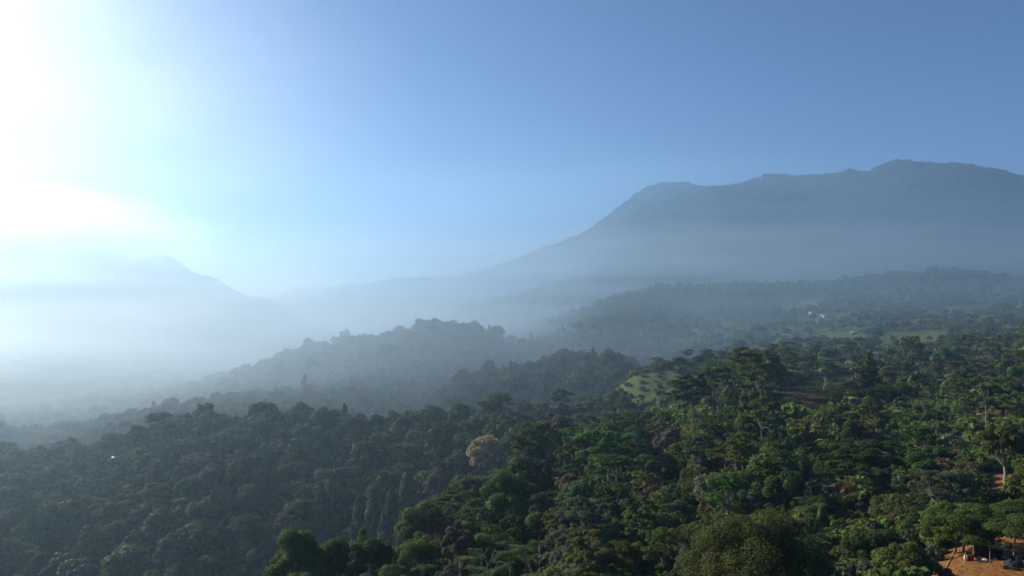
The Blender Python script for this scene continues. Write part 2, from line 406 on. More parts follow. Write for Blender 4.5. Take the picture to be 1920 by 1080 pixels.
def tube(path, radii, sides=6):
    path = np.asarray(path, float); n = len(path)
    t = np.gradient(path, axis=0); t = unit(t)
    ref = np.where(np.abs(t[:, 2:3]) > .9, np.array([[1., 0, 0]]), np.array([[0, 0, 1.]]))
    u = unit(np.cross(t, ref)); w = np.cross(t, u)
    a = np.arange(sides) * 2 * math.pi / sides
    V = path[:, None] + np.asarray(radii)[:, None, None] * (np.cos(a)[None, :, None] * u[:, None] + np.sin(a)[None, :, None] * w[:, None])
    i = np.arange(n * sides).reshape(n, sides); j = np.roll(i, -1, 1)
    Q = np.stack([i[:-1], j[:-1], j[1:], i[1:]], -1).reshape(-1, 4)
    return V.reshape(-1, 3), Q
def merge(parts):
    Vs, Qs, o = [], [], 0
    for V, Q in parts:
        Vs.append(V); Qs.append(Q + o); o += len(V)
    return np.concatenate(Vs), np.concatenate(Qs)
def limb(p0, p1, r0, r1, g, wob=.06, sides=5, n=5, sag=0.0):
    p0 = np.array(p0, float); p1 = np.array(p1, float)
    t = np.linspace(0, 1, n)[:, None]; L_ = np.linalg.norm(p1 - p0)
    P = p0 + (p1 - p0) * t + g.normal(size=(n, 3)) * wob * L_ * (t * (1 - t) * 2) + np.array([0, 0, sag * L_]) * (t * (1 - t))
    return tube(P, np.linspace(r0, r1, n), sides)
def wood_mesh(name, parts):
    V, Q = merge(parts); return mesh_np(name, V, [Q], M_bark, smooth=True)

def broadleaf(seed, Rr=6.0, H=13.0, base=.28, nb=26, n=4000, size=.5, blob=.4, lean=0.2, top=.0):
    """rounded, lumpy crown of leaf clumps on a forked trunk; returns crown, trunk"""
    g = np.random.default_rng(seed)
    hc = H * (1 - base); cz = H * base + hc * .5
    d = sphere_dirs(nb * 3, g); d = d[d[:, 2] > -.55][:nb]
    rad = g.uniform(.4, .92, (len(d), 1))
    C = d * rad * np.array([Rr, Rr, hc / 2]); C[:, 2] += cz
    C[:, :2] *= 1 - .35 * np.clip((C[:, 2:3] - cz) / (hc / 2), -.3, 1)
    C[:, :2] += g.normal(0, lean * Rr, 2) * (C[:, 2:3] / H)
    r = Rr * blob * g.uniform(.5, 1.25, len(d))
    B = np.column_stack([C, r, r, r * g.uniform(.65, .95, len(d))])
    zt = (B[:, 2] + B[:, 5]).max(); B[:, 2] = H * base + (B[:, 2] - H * base) * (H * (1 - base)) / (zt - H * base)
    B[:, 2] = np.maximum(B[:, 2], B[:, 5] * .8)
    cr = crown_mesh("crown", B, n, size, g, centre=(0, 0, cz * .8))
    tr = .035 * H
    fork = np.array([g.normal(0, .2), g.normal(0, .2), H * max(base, .2) * 1.1])
    parts = [limb((0, 0, -1.2), fork, tr, tr * .7, g, .03, 7)]
    for b in B[np.argsort(-B[:, 3])[:7]]:
        parts.append(limb(fork, b[:3], tr * .45, tr * .12, g, .1))
    return cr, wood_mesh("trunk", parts)

def umbrella(seed, Rr=7.0, H=16.0, n=4500, size=.42, nd=20, depth=.35, thin=.13):
    """flat tiers of fine foliage on spreading limbs above a tall pale trunk"""
    g = np.random.default_rng(seed)
    B = []
    for i in range(nd):
        rho = Rr * math.sqrt((i + .5) / nd) * .82; a = i * 2.4 + g.normal(0, .3)
        lay = g.choice([0, 0, 1, 1, 2]) / 2
        z = H * (1 - .04) - H * .16 * (rho / Rr)**2 - lay * depth * H * (.35 + .65 * rho / Rr) + g.normal(0, .02 * H)
        r = Rr * g.uniform(.24, .42)
        B.append((rho * math.cos(a), rho * math.sin(a), z, r, r * g.uniform(.7, 1), r * thin / .3 * g.uniform(.35, .6)))
    B = np.array(B); B[:, 2] -= np.maximum(0, B[:, 2] + B[:, 5] - H)
    S_ = []
    for b in B:
        for q_ in range(6):
            a = g.uniform(0, 6.28); e = math.sqrt(g.random()) * .85
            r = b[3] * g.uniform(.26, .5)
            S_.append((b[0] + b[3] * e * math.cos(a), b[1] + b[4] * e * math.sin(a), b[2] + g.normal(0, .3) * b[5] + b[5] * .3 * (1 - e), r, r * g.uniform(.7, 1), r * g.uniform(.28, .5)))
    S_ = np.array(S_); S_[:, 2] -= np.maximum(0, S_[:, 2] + S_[:, 5] - H)
    cr = crown_mesh("crown", S_, n, size, g, aspect=1.9, updir=.8, rough=.55, centre=(0, 0, H * .3))
    tr = .011 * H + .06
    f = np.array([g.normal(0, .4), g.normal(0, .4), H * g.uniform(.48, .58)])
    parts = [limb((0, 0, -1.2), f, tr, tr * .75, g, .02, 7, 7)]
    for b in B[::2]:
        e = b[:3] - np.array([0, 0, b[5] * .3])
        midp = f + (e - f) * .45 + np.array([0, 0, .04 * H])
        parts.append(limb(f, midp, tr * .5, tr * .32, g, .06)); parts.append(limb(midp, e, tr * .32, tr * .1, g, .08))
    return cr, wood_mesh("trunk", parts)

def feathery(seed, Rr=3.0, H=15.0, n=3500, size=.45, nb=26):
    """tall soft column of upright plumes"""
    g = np.random.default_rng(seed); B = []
    for i in range(nb):
        t = (i + .5) / nb; z = H * (.12 + .84 * t); rr = Rr * (1.15 - t)**.6 * math.sin(min(1, t * 4 + .35) * math.pi / 2) * g.uniform(.4, .95)
        a = i * 2.4 + g.normal(0, .4); r = Rr * g.uniform(.28, .42) * (1.1 - .6 * t)
        B.append((rr * .75 * math.cos(a), rr * .75 * math.sin(a), z, r, r, r * 1.9))
    B = np.array(B); B[:, 2] -= np.maximum(0, B[:, 2] + B[:, 5] - H); B[:, 2] = np.maximum(B[:, 2], B[:, 5] * .7)
    cr = crown_mesh("crown", B, n, size, g, aspect=2.8, rough=.5, axis=np.array([[0, 0, 1.]]), centre=(0, 0, H * .4))
    parts = [limb((0, 0, -1.2), (g.normal(0, .2), g.normal(0, .2), H * .9), .018 * H, .03, g, .01, 6, 7)]
    for b in B[::4]: parts.append(limb((0, 0, b[2] - 1.2), b[:3], .07, .03, g, .05, 4, 4))
    return cr, wood_mesh("trunk", parts)

def conical(seed, Rr=2.6, H=13.0, n=3500, size=.4, nb=34):
    """dark narrow cone of drooping tiers"""
    g = np.random.default_rng(seed); B = []
    for i in range(nb):
        t = (i + .5) / nb; z = H * (.08 + .9 * t); rr = Rr * (1 - t)**.8 * g.uniform(.55, .85); a = i * 2.4
        r = Rr * .42 * (1.08 - t)**.7
        B.append((rr * math.cos(a), rr * math.sin(a), z, r, r, r * .75))
    B = np.array(B); B[:, 2] -= np.maximum(0, B[:, 2] + B[:, 5] - H); B[:, 2] = np.maximum(B[:, 2], B[:, 5] * .7)
    cr = crown_mesh("crown", B, n, size, g, aspect=2.2, rough=.5, centre=(0, 0, H * .45))
    return cr, wood_mesh("trunk", [limb((0, 0, -1.2), (0, 0, H * .92), .02 * H, .04, g, .01, 6, 6)])

def bare_wood(seed, H=9.0, spread=.5, r0=.16, depth=3):
    g = np.random.default_rng(seed); parts = []
    def grow(p, d, L_, r, k):
        e = p + d * L_
        parts.append(limb(p, e, r, r * .6, g, .07, 5, 4))
        if k == 0: return
        for _ in range(3 if k > 1 else 2):
            nd = unit((d + g.normal(size=3) * spread + np.array([0, 0, .12]))[None])[0]
            grow(p + d * L_ * g.uniform(.6, 1), nd, L_ * g.uniform(.5, .8), r * .55, k - 1)
    grow(np.array([0, 0, -1.0]), unit(np.array([[g.normal(0, .06), g.normal(0, .06), 1]]))[0], H * .45, r0, depth)
    return wood_mesh("trunk", parts)

def banana_leaf(L_=2.6, W=.55, elev=60, g=None):
    n = 8; t = np.linspace(0, 1, n)
    a = R(elev) - t * R(g.uniform(55, 115)) * t
    dx = np.cos(a) * L_ / n; dz = np.sin(a) * L_ / n
    x = np.cumsum(dx); z = np.cumsum(dz)
    w = W * np.sin(np.clip(t * .93 + .07, 0, 1) * math.pi)**.6 * (1 + .1 * g.normal(size=n))
    mid = np.stack([x, 0 * x, z], 1)
    l = mid + np.stack([0 * x, w / 2, w * .18], 1); r = mid + np.stack([0 * x, -w / 2, w * .18], 1)
    V = np.concatenate([l, mid, r]); i = np.arange(n - 1)
    Q = np.concatenate([np.stack([i, i + 1, n + i + 1, n + i], 1), np.stack([n + i, n + i + 1, 2 * n + i + 1, 2 * n + i], 1)])
    return V, Q
def frond(L_=2.6, g=None, elev=45):
    n = 15; t = np.linspace(.08, 1, n); a = R(elev) - t**1.3 * R(g.uniform(75, 110))
    x = np.cumsum(np.cos(a)) * L_ / n; z = np.cumsum(np.sin(a)) * L_ / n
    w = .62 * np.sin(t * math.pi * .92 + .12)**.7 * L_ / 2.6
    Vs, Qs = [], []; o = 0
    for k in range(n):
        for s_ in (-1, 1):
            p = np.array([x[k], 0, z[k]]); e = p + np.array([w[k] * .35, s_ * w[k], -.12 * w[k]])
            h = np.array([L_ / n * .30, 0, 0])
            Vs += [p - h, p + h, e + h * .4, e - h * .4]; Qs.append((o, o + 1, o + 2, o + 3)); o += 4
    return np.array(Vs), np.array(Qs)
def bamboo(seed, H=5.0, Rr=2.5, n=2600, size=.5):
    g = np.random.default_rng(seed); m = 26; Ps, As, Ts = [], [], []
    for i in range(m):
        a = g.uniform(0, 6.28); rr = Rr * math.sqrt(g.random()); b = np.array([rr * math.cos(a), rr * math.sin(a), 0]); h = H * g.uniform(.65, 1)
        lean = np.array([math.cos(a), math.sin(a), 0]) * g.uniform(.1, .45) * rr
        t = g.random(n // m)**.7
        P = b + lean * t[:, None]**2 + np.array([0, 0, 1]) * (h * t)[:, None] + g.normal(size=(len(t), 3)) * .22
        Ps.append(P); As.append(np.tile(unit((lean + np.array([0, 0, 1.3]))[None]), (len(t), 1))); Ts.append(np.clip(g.normal(.5, .2, len(t)), 0, 1))
    P = np.concatenate(Ps); A = np.concatenate(As)
    V, Q = leaf_quads(P, sphere_dirs(len(P), g), size, g, 3.2, A)
    return mesh_np("foliage", V, [Q], M_leaf, np.repeat(np.concatenate(Ts), 4))
def shrub(seed, Rr=1.6, H=2.0, n=500, size=.4, nb=9):
    g = np.random.default_rng(seed)
    a = g.uniform(0, 6.28, nb); rr = Rr * np.sqrt(g.random(nb)) * .7; r = Rr * g.uniform(.3, .55, nb)
    B = np.column_stack([rr * np.cos(a), rr * np.sin(a), H * g.uniform(.25, .7, nb), r, r, r * .9])
    return crown_mesh("foliage", B, n, size, g, centre=(0, 0, 0))

# ------------------------------------------------------------------ colours of foliage and bark
TINT = {'dark green': (.040, .064, .017), 'green': (.070, .102, .022), 'olive green': (.075, .088, .025), 'grey green': (.070, .088, .052),
        'yellow green': (.095, .115, .028), 'rusty brown': (.10, .070, .040), 'pinkish brown': (.105, .085, .065), 'pale green': (.12, .14, .075),
        'bronze': (.29, .235, .11), 'dark olive': (.046, .055, .017), 'bright green': (.06, .125, .03), 'ochre': (.15, .13, .055)}
BARK = {'pale': (.28, .26, .22), 'grey': (.2, .18, .15), 'brown': (.10, .08, .06), 'white': (.38, .36, .32)}

def plant_thing(name, parts, x, y, rotz, scl, label, cat, group=None, z=None, dz=0.0):
    """parts: list of (name, mesh, colour); an Empty at the foot parents them"""
    e = D.objects.new(name, None); col.objects.link(e); e.empty_display_size = .5
    e.location = (x, y, (hz(x, y) if z is None else z) + dz); e.rotation_euler = (0, 0, rotz); e.scale = scl
    tag(e, label, cat, group)
    for pn, me, c in parts:
        o = ob(pn, me, e); o.color = (*c, 1)
    return e

# ------------------------------------------------------------------ single plants that stand out
PLACED = []          # (x, y, keep-clear radius)
LAND = []            # landmarks: (px, py, name)
def proj(x, y, z): return 960 + F * x / y, 540 - F * (z - ZC) / y
def hero(name, kind, px, Y, top, width, tint, label, seed, bark='grey', cat='tree', n=9000, size=.36, landmark=None, asp=None, **kw):
    if Y > 156:      # stand it on the slope where its foot shows
        Y = ground_at(px, top + width * (asp or {'broadleaf': 1.25, 'umbrella': 1.2, 'feathery': 2.3, 'conical': 2.1}[kind.__name__]))[1]
    x = (px - 960) / F * Y; zg = float(hz(x, Y)); H = max(3.0, ZC + (540 - top) / F * Y - zg); Rr = width / F * Y / 2
    size = max(.14, .00175 * Y)
    n = int(min(75000, 2.6 * 6.3 * Rr * (Rr * .6 + H * .55) / (size * size * .85)) * (.55 if n < 4000 else 1))
    cr, tr = kind(seed, Rr=Rr, H=H, n=n, size=size, **kw)
    plant_thing(name, [("crown", cr, TINT[tint]), ("trunk", tr, BARK[bark])], x, Y, 0.0, (1, 1, 1), label, cat)
    PLACED.append((x, Y, Rr * .85))
    if landmark: LAND.append((px, proj(x, Y, zg + H * .75)[1], landmark))
    return x, Y, zg, H

hero("broadleaf_tree", broadleaf, 1420, 78, 950, 275, 'dark olive', "huge olive domed tree in the foreground with dense small leaves", 11, n=30000, size=.26, nb=150, blob=.2, base=.15, landmark="the huge olive dome tree")
hero("umbrella_tree", umbrella, 1900, 101, 958, 270, 'green', "wide flat topped umbrella tree spreading over the orange soil clearing", 12, 'pale', n=22000, size=.26, nd=34, depth=.36, landmark="the umbrella tree over the clearing")
hero("umbrella_tree", umbrella, 1614, 186, 828, 150, 'dark green', "broad dark umbrella tree with a long pale leaning trunk and bare lower limbs", 13, 'pale', n=14000, size=.34, nd=30, depth=.5, asp=.75, landmark="the broad dark umbrella tree")
hero("umbrella_tree", umbrella, 1850, 262, 708, 85, 'green', "tallest pale slender trunk of the right slope under thin tiers of leaves", 14, 'pale', n=4500, size=.42, nd=16, depth=.5, landmark="the tall slender pale trunk")
hero("broadleaf_tree", broadleaf, 1886, 218, 796, 95, 'olive green', "sparse olive tree with a thin pale trunk beside the upper dirt yard", 15, 'pale', n=6000, size=.38, nb=34, blob=.26, base=.3, landmark="the sparse olive tree")
hero("broadleaf_tree", broadleaf, 1924, 150, 886, 62, 'yellow green', "yellow green bushy tree to the right of the orange soil bank", 16, n=6500, size=.33, nb=30, blob=.32, base=.1, landmark="the yellow bushy tree")
hero("umbrella_tree", umbrella, 1347, 358, 685, 82, 'green', "tall umbrella tree with a long straight pale trunk beyond the banana leaves", 17, 'white', n=5500, size=.5, nd=22, depth=.4, landmark="the tall straight trunks")
hero("umbrella_tree", umbrella, 1297, 356, 697, 80, 'dark green', "dark umbrella tree with twin pale trunk beside the taller straight one", 18, 'pale', n=5000, size=.5, nd=20, depth=.4)
hero("umbrella_tree", umbrella, 1277, 350, 728, 60, 'grey green', "shorter grey green umbrella tree at the left of the straight trunked pair", 19, 'pale', n=3500, size=.5, nd=14)
hero("broadleaf_tree", broadleaf, 1418, 372, 655, 74, 'green', "tall bulky green tree crowning the slope left of the brown terraces", 20, 'pale', n=6500, size=.5, nb=36, blob=.3, base=.35, landmark="the bulky terrace tree")
hero("broadleaf_tree", broadleaf, 1447, 400, 680, 42, 'rusty brown', "rusty brown leaning tree behind the bulky green tree", 21, n=3000, size=.5, nb=20)
hero("broadleaf_tree", broadleaf, 908, 305, 814, 74, 'bronze', "bronze flowering round crowned tree glowing above the dark gully", 22, 'grey', n=11000, size=.36, nb=130, blob=.17, base=.1, asp=1.05, landmark="the bronze flowering tree")
hero("broadleaf_tree", broadleaf, 934, 335, 776, 64, 'green', "deep green dome tree rising directly behind the bronze tree", 23, n=8000, size=.42, nb=60, blob=.22, base=.15)
hero("broadleaf_tree", broadleaf, 965, 300, 803, 48, 'green', "steep green dome tree touching the right side of the bronze tree", 24, n=7000, size=.38, nb=60, blob=.22, base=.1)
hero("conical_tree", conical, 1026, 240, 862, 34, 'dark green', "dark conical conifer standing alone at the edge of the shaded gully", 25, 'brown', n=4500, size=.38, landmark="the dark conical conifer")
hero("umbrella_tree", umbrella, 1140, 235, 806, 120, 'bright green', "bright green many tiered umbrella tree with several forked pale stems", 26, 'pale', n=14000, size=.38, nd=44, depth=.75, asp=1.05, landmark="the many tiered umbrella tree")
hero("broadleaf_tree", broadleaf, 1252, 270, 800, 55, 'pinkish brown', "pinkish grey flowering tree among green crowns of the middle slope", 27, n=5500, size=.4, nb=44, blob=.24, base=.12, landmark="the pinkish flowering tree")
hero("broadleaf_tree", broadleaf, 1030, 425, 772, 85, 'pinkish brown', "wide dull pinkish crown above the gully upper right of the bronze tree", 28, n=5500, size=.5, nb=50, blob=.22, base=.15)
hero("broadleaf_tree", broadleaf, 958, 195, 885, 95, 'bright green', "spreading bright green tree just below the bronze tree", 29, n=12000, size=.34, nb=46, blob=.27, base=.2)
hero("broadleaf_tree", broadleaf, 565, 152, 992, 120, 'green', "big green tree at the bottom edge standing before the misty left forest", 30, n=14000, size=.32, nb=46, blob=.26, landmark="the big bottom edge tree")
hero("broadleaf_tree", broadleaf, 693, 150, 1006, 90, 'dark green', "glossy dark green round tree at the bottom edge before the feathery trees", 31, n=12000, size=.32, nb=40, blob=.28)
hero("broadleaf_tree", broadleaf, 800, 165, 940, 120, 'olive green', "large olive tree with a loose crown right of the feathery trees", 32, n=12000, size=.34, nb=50, blob=.24, base=.2, landmark="the large loose olive tree")
hero("broadleaf_tree", broadleaf, 868, 150, 975, 70, 'pinkish brown', "brownish half bare tree right of the large loose olive tree", 33, 'pale', n=4200, size=.32, nb=40, blob=.22, base=.25)
hero("broadleaf_tree", broadleaf, 1105, 190, 905, 75, 'bright green', "bright green dense tree below the many tiered umbrella tree", 34, n=9000, size=.34, nb=46, blob=.26, base=.15)
hero("broadleaf_tree", broadleaf, 1065, 178, 888, 60, 'ochre', "ochre tipped tree just right of the dark conical conifer", 35, n=5000, size=.34, nb=36, blob=.24)
hero("broadleaf_tree", broadleaf, 322, 325, 998, 62, 'pale green', "tall pale leaved tree standing in the deep shade of the left forest", 36, n=5000, size=.42, nb=46, blob=.24, base=.05, landmark="the tall pale leaved tree")
hero("umbrella_tree", umbrella, 366, 470, 850, 62, 'pinkish brown', "flat topped pinkish tree catching light near the crest of the left ridge", 37, n=3500, size=.55, nd=20, asp=.95, landmark="the flat topped pinkish tree")
hero("broadleaf_tree", broadleaf, 205, 560, 812, 42, 'dark green', "dark tall tree behind the tin roofs on the left ridge", 38, n=4200, size=.55, nb=30, blob=.3, base=.3, landmark="the tin roofs on the left ridge")
hero("conical_tree", conical, 256, 560, 818, 20, 'dark green', "dark narrow cypress right of the tin roofs on the left ridge", 39, n=2200, size=.5)
hero("conical_tree", conical, 243, 566, 838, 16, 'dark green', "small dark cypress beside the taller one right of the tin roofs", 40, n=1600, size=.5)
for k, (px, Y, top, w, t, lb) in enumerate([
    (700, 225, 915, 46, 'grey green', "tallest grey green feathery tree in the row below the misty gully"),
    (668, 235, 948, 36, 'grey green', "pale feathery tree at the left end of the feathery row"),
    (735, 240, 912, 40, 'grey green', "feathery tree second in height, right of the tallest plume"),
    (762, 262, 885, 34, 'grey green', "slim feathery tree at the upper right end of the feathery row"),
    (722, 205, 962, 44, 'grey green', "broad feathery tree in front of the tallest plume"),
    (758, 215, 950, 36, 'olive green', "olive feathery tree before the slim plume at the right")]):
    hero("feathery_tree", feathery, px, Y, top, w, t, lb, 50 + k, 'grey', n=5000, size=.4, landmark="the row of feathery trees" if k == 0 else None)
hero("broadleaf_tree", broadleaf, 815, 300, 878, 62, 'pinkish brown', "pale pinkish grey tree with bare twigs left of the bronze tree", 57, 'white', n=3800, size=.4, nb=46, blob=.2, base=.1)
hero("broadleaf_tree", broadleaf, 858, 320, 845, 46, 'grey green', "rounded grey green tree left of the bronze tree", 58, n=4500, size=.42, nb=40, blob=.25)
hero("broadleaf_tree", broadleaf, 1778, 205, 838, 26, 'olive green', "vine smothered leaning olive stump right of the broad dark umbrella tree", 59, 'brown', n=3000, size=.32, nb=24, blob=.4, base=.0)
hero("umbrella_tree", umbrella, 1567, 255, 772, 46, 'olive green', "slim tree with a bare white trunk above the broad dark umbrella tree", 60, 'white', n=2600, size=.4, nd=14, depth=.3)
hero("umbrella_tree", umbrella, 1703, 222, 812, 55, 'dark green', "dark slim umbrella tree with a thin pale trunk left of the vine covered stump", 61, 'pale', n=3500, size=.4, nd=18, depth=.4)
hero("broadleaf_tree", broadleaf, 1805, 112, 968, 60, 'green', "small tree on a dark straight trunk at the left edge of the clearing", 62, 'brown', n=5000, size=.27, nb=26, blob=.3, base=.45)
hero("umbrella_tree", umbrella, 1792, 113, 950, 150, 'green', "lower umbrella tree joining the left side of the wide one over the clearing", 67, 'brown', n=9000, nd=26, depth=.5)
hero("broadleaf_tree", broadleaf, 1640, 118, 985, 130, 'dark green', "dense dark green bushy tree between the two big domed crowns at the bottom right", 63, n=13000, size=.28, nb=60, blob=.22, base=.05)
hero("broadleaf_tree", broadleaf, 1700, 96, 1020, 120, 'olive green', "olive bushy tree at the bottom edge left of the orange clearing", 64, n=12000, size=.26, nb=60, blob=.22, base=.05)
hero("broadleaf_tree", broadleaf, 1690, 150, 930, 110, 'olive green', "wide low olive tree above the bottom right bushy trees", 65, n=11000, size=.3, nb=60, blob=.22, base=.05)
hero("broadleaf_tree", broadleaf, 1240, 245, 862, 26, 'yellow green', "small glowing yellow green bush right of the many tiered umbrella tree", 66, n=2000, size=.3, nb=16, cat='bush', base=.02, landmark="the glowing yellow green bush")
for k, (px, Y, top, hgt, lb) in enumerate([(1008, 138, 1000, 5, "bare white dead tree with forked limbs at the bottom edge"), (915, 140, 1003, 5, "bare pale twiggy tree among the tree ferns"),
                                           (690, 598, 776, 9, "white trunked leafless tree on the misty ridge"), (704, 600, 778, 8, "second leafless white tree on the misty ridge, right of the first"),
                                           (1452, 255, 790, 9, "thin bare tree at the foot of the brown terraces"), (1544, 478, 700, 6, "small leafless tree standing in the brown terraces")]):
    x = (px - 960) / F * Y; zg = float(hz(x, Y)); H = max(3.0, ZC + (540 - top) / F * Y - zg)
    plant_thing("dead_tree", [("trunk", bare_wood(80 + k, H, .5, .03 + .015 * H * (1 if Y < 300 else 1.8)), BARK['white'])], x, Y, 0, (1, 1, 1), lb, "tree")
    PLACED.append((x, Y, 1.5))
    if k in (0, 5): LAND.append((px, top + 40, ["the bare white dead tree", "", "", "", "", "the leafless tree in the terraces"][k]))

# bananas: pseudostem and separate big leaves
BAN = [mesh_np("leaf", *(lambda q: (q[0], [q[1]]))(banana_leaf(g=np.random.default_rng(200 + i), elev=e)), M_leaf) for i, e in enumerate((80, 68, 60, 50, 42, 30))]
for me in BAN:
    at = me.attributes.new("tint", 'FLOAT', 'POINT'); at.data.foreach_set("value", np.random.default_rng(1).uniform(.5, .9, len(me.vertices)).astype(np.float32))
BST = wood_mesh("stem", [limb((0, 0, -.6), (0, 0, 2.6), .17, .1, np.random.default_rng(5), .01, 7, 4)])
def banana(x, y, s, label, group, seed, nl=8):
    g = np.random.default_rng(seed)
    e = plant_thing("banana_plant", [("stem", BST, (.12, .14, .05))], x, y, g.uniform(0, 6), (s, s, s), label, "banana plant", group)
    for i in range(nl):
        o = ob("leaf", BAN[int(g.integers(0, 6))] if i else BAN[0], e, (0, 0, 2.5 - .06 * i)); o.rotation_euler = (0, 0, i * 2.4 + g.normal(0, .2))
        o.color = (*(np.array((.085, .15, .04)) * g.uniform(.75, 1.25)), 1)
    PLACED.append((x, y, 1.6 * s))
g = np.random.default_rng(77); nban = 0
BANANAS = [((1660, 1785), (742, 776), 26, "above the bushy right slope"), ((1500, 1545), (775, 806), 8, "below the brown terraces"), ((1585, 1645), (938, 958), 8, "under the broad dark umbrella tree"),
           ((1345, 1385), (795, 815), 6, "before the straight trunked umbrella trees"), ((1832, 1880), (868, 884), 4, "above the orange soil bank"), ((1690, 1735), (712, 735), 6, "among the far slope trees"), ((1770, 1800), (772, 786), 3, "left of the tall slender pale trunk")]
ORD = ["nearest", "second nearest", "third nearest", "fourth nearest", "fifth nearest", "sixth nearest", "seventh nearest", "eighth nearest", "ninth nearest", "tenth nearest"]
for (xa, xb), (ya, yb), cnt, where in BANANAS:
    pts = sorted([(ground_at(g.uniform(xa, xb), g.uniform(ya, yb))) for _ in range(cnt)], key=lambda p: p[1])
    for i, (x, y) in enumerate(pts):
        if cnt <= 10: lab = f"{ORD[i]} banana plant of the clump {where}"
        else:
            row, rk = i // 9, sorted(range(i // 9 * 9, min(cnt, i // 9 * 9 + 9)), key=lambda q_: pts[q_][0] / pts[q_][1]).index(i)
            lab = f"banana plant in the grove {where}, {('front', 'middle', 'back')[row]} row, {('first', 'second', 'third', 'fourth', 'fifth', 'sixth', 'seventh', 'eighth', 'ninth')[rk]} from left"
        banana(x, y, g.uniform(1.1, 1.7), lab, "banana plants " + where, 300 + nban, 8); nban += 1
LAND.append((1720, 760, "the banana grove"))
# tree ferns: stem and separate fronds
FRO = []
for i in range(4):
    V, Q = frond(3.0, np.random.default_rng(400 + i), (55, 42, 30, 15)[i])
    FRO.append(mesh_np("frond", V, [Q], M_leaf, np.random.default_rng(i).uniform(.4, .8, len(V))))
FST = wood_mesh("stem", [limb((0, 0, -1), (.1, .1, 4.0), .16, .1, np.random.default_rng(6), .02, 6, 5)])
for k, (px, py, lb) in enumerate([(960, 1035, "tree fern with the widest pale fronds left of the bare white dead tree"), (883, 1048, "tree fern at the bottom edge left of the bare twiggy tree"), (900, 1078, "lowest tree fern, cut by the bottom edge"),
                                  (988, 1030, "tree fern closest to the bare white dead tree"), (940, 1062, "small tree fern below the widest one"), (1262, 945, "single tree fern in the dark hollow of the middle slope"),
                                  (1520, 955, "large tree fern left of the banana clump under the dark umbrella tree"), (1482, 890, "pale tree fern in shade upper left of the large tree fern"), (1505, 975, "tree fern just below the large tree fern")]):
    Y = [140, 137, 128, 141, 132, 185, 150, 178, 140][k]; x = (px - 960) / F * Y; zg = float(hz(x, Y)); s = [1.35, 1.2, 1.2, 1.1, .9, 1.4, 1.45, 1.2, 1.1][k]
    zt = ZC + (540 - py) / F * Y; dz = max(0.0, zt - zg - 4 * s)
    g2 = np.random.default_rng(500 + k)
    st = FST if dz < .3 else wood_mesh("stem", [limb((0, 0, -1 - dz / s), (.1, .1, 4.0), .17, .1, g2, .01, 6, 6)])
    e = plant_thing("tree_fern", [("stem", st, BARK['brown'])], x, Y, g2.uniform(0, 6), (s, s, s), lb, "tree fern", dz=dz)
    for i in range(13):
        o = ob("frond", FRO[i % 4], e, (.1, .1, 4.0)); o.rotation_euler = (0, 0, i * 2.4 + g2.normal(0, .15)); o.color = (*(np.array((.055, .085, .024)) * g2.uniform(.6, 1.2)), 1)
    PLACED.append((x, Y, 2.6 * s))
# reed and bamboo clumps
for k, (px, py, w, lb) in enumerate([(1500, 835, 1.5, "upright yellow green bamboo clump left of the slim white trunk"), (1478, 832, 1.1, "smaller bamboo clump left of the larger one"), (1525, 832, .9, "short bamboo clump at the right of the larger one"), (1255, 800, 1.7, "bright green reed clump behind the pinkish flowering tree")]):
    x, Y = ground_at(px, py)
    o = ob("bamboo_clump", bamboo(600 + k, 5.5, 3.2), loc=(x, Y, float(hz(x, Y)) - .2)); o.scale = (w, w, w); o.color = (*((.13, .15, .04) if k < 3 else (.08, .15, .035)), 1)
    tag(o, lb, "bamboo"); PLACED.append((x, Y, 3 * w))

# ------------------------------------------------------------------ buildings and things people left
def plain(name, c, rough=.7, noise=.25, scale=3.0, metal=0.0):
    def f(nt, N, L, out):
        tc = N.new("ShaderNodeTexCoord"); n = node(N, "ShaderNodeTexNoise", i_Scale=scale, i_Detail=5); L.new(tc.outputs["Object"], n.inputs["Vector"])
        k = ramp(N, L, n.outputs[0], [(.3, (1 - noise,) * 3), (.7, (1 + noise * .4,) * 3)])
        p = N.new("ShaderNodeBsdfPrincipled"); L.new(mix_rgb(N, L, 1.0, c, k, 'MULTIPLY'), p.inputs["Base Color"])
        p.inputs["Roughness"].default_value = rough; p.inputs["Metallic"].default_value = metal; L.new(p.outputs[0], out.inputs["Surface"])
    return mat(name, f)
M_white = plain("white_paint", (.78, .78, .75)); M_plaster = plain("grey_plaster", (.5, .48, .44)); M_tin = plain("tin_roof", (.38, .39, .41), .5)
M_rust = plain("rusty_roof", (.24, .15, .11)); M_tile = plain("grey_tile_roof", (.13, .125, .12)); M_timber = plain("dark_timber", (.07, .055, .045)); M_glass = plain("window_dark", (.02, .025, .03), .1, .05)
M_navy = plain("navy_tarpaulin", (.018, .026, .06), .45, .3, 1.5); M_pole = plain("bamboo_pole", (.3, .25, .16)); M_maroon = plain("maroon_plastic", (.09, .018, .016), .4)
M_cloth = plain("white_cloth", (.7, .69, .66)); M_black = plain("black_pot", (.02, .02, .02), .4); M_brown = plain("brown_basin", (.12, .07, .045), .5); M_car = plain("dark_car_paint", (.02, .02, .03), .25, .05); M_tyre = plain("tyre_rubber", (.02, .02, .02))
M_concrete = plain("pale_concrete", (.42, .41, .38)); M_sand = plain("pale_sacking", (.42, .36, .3))

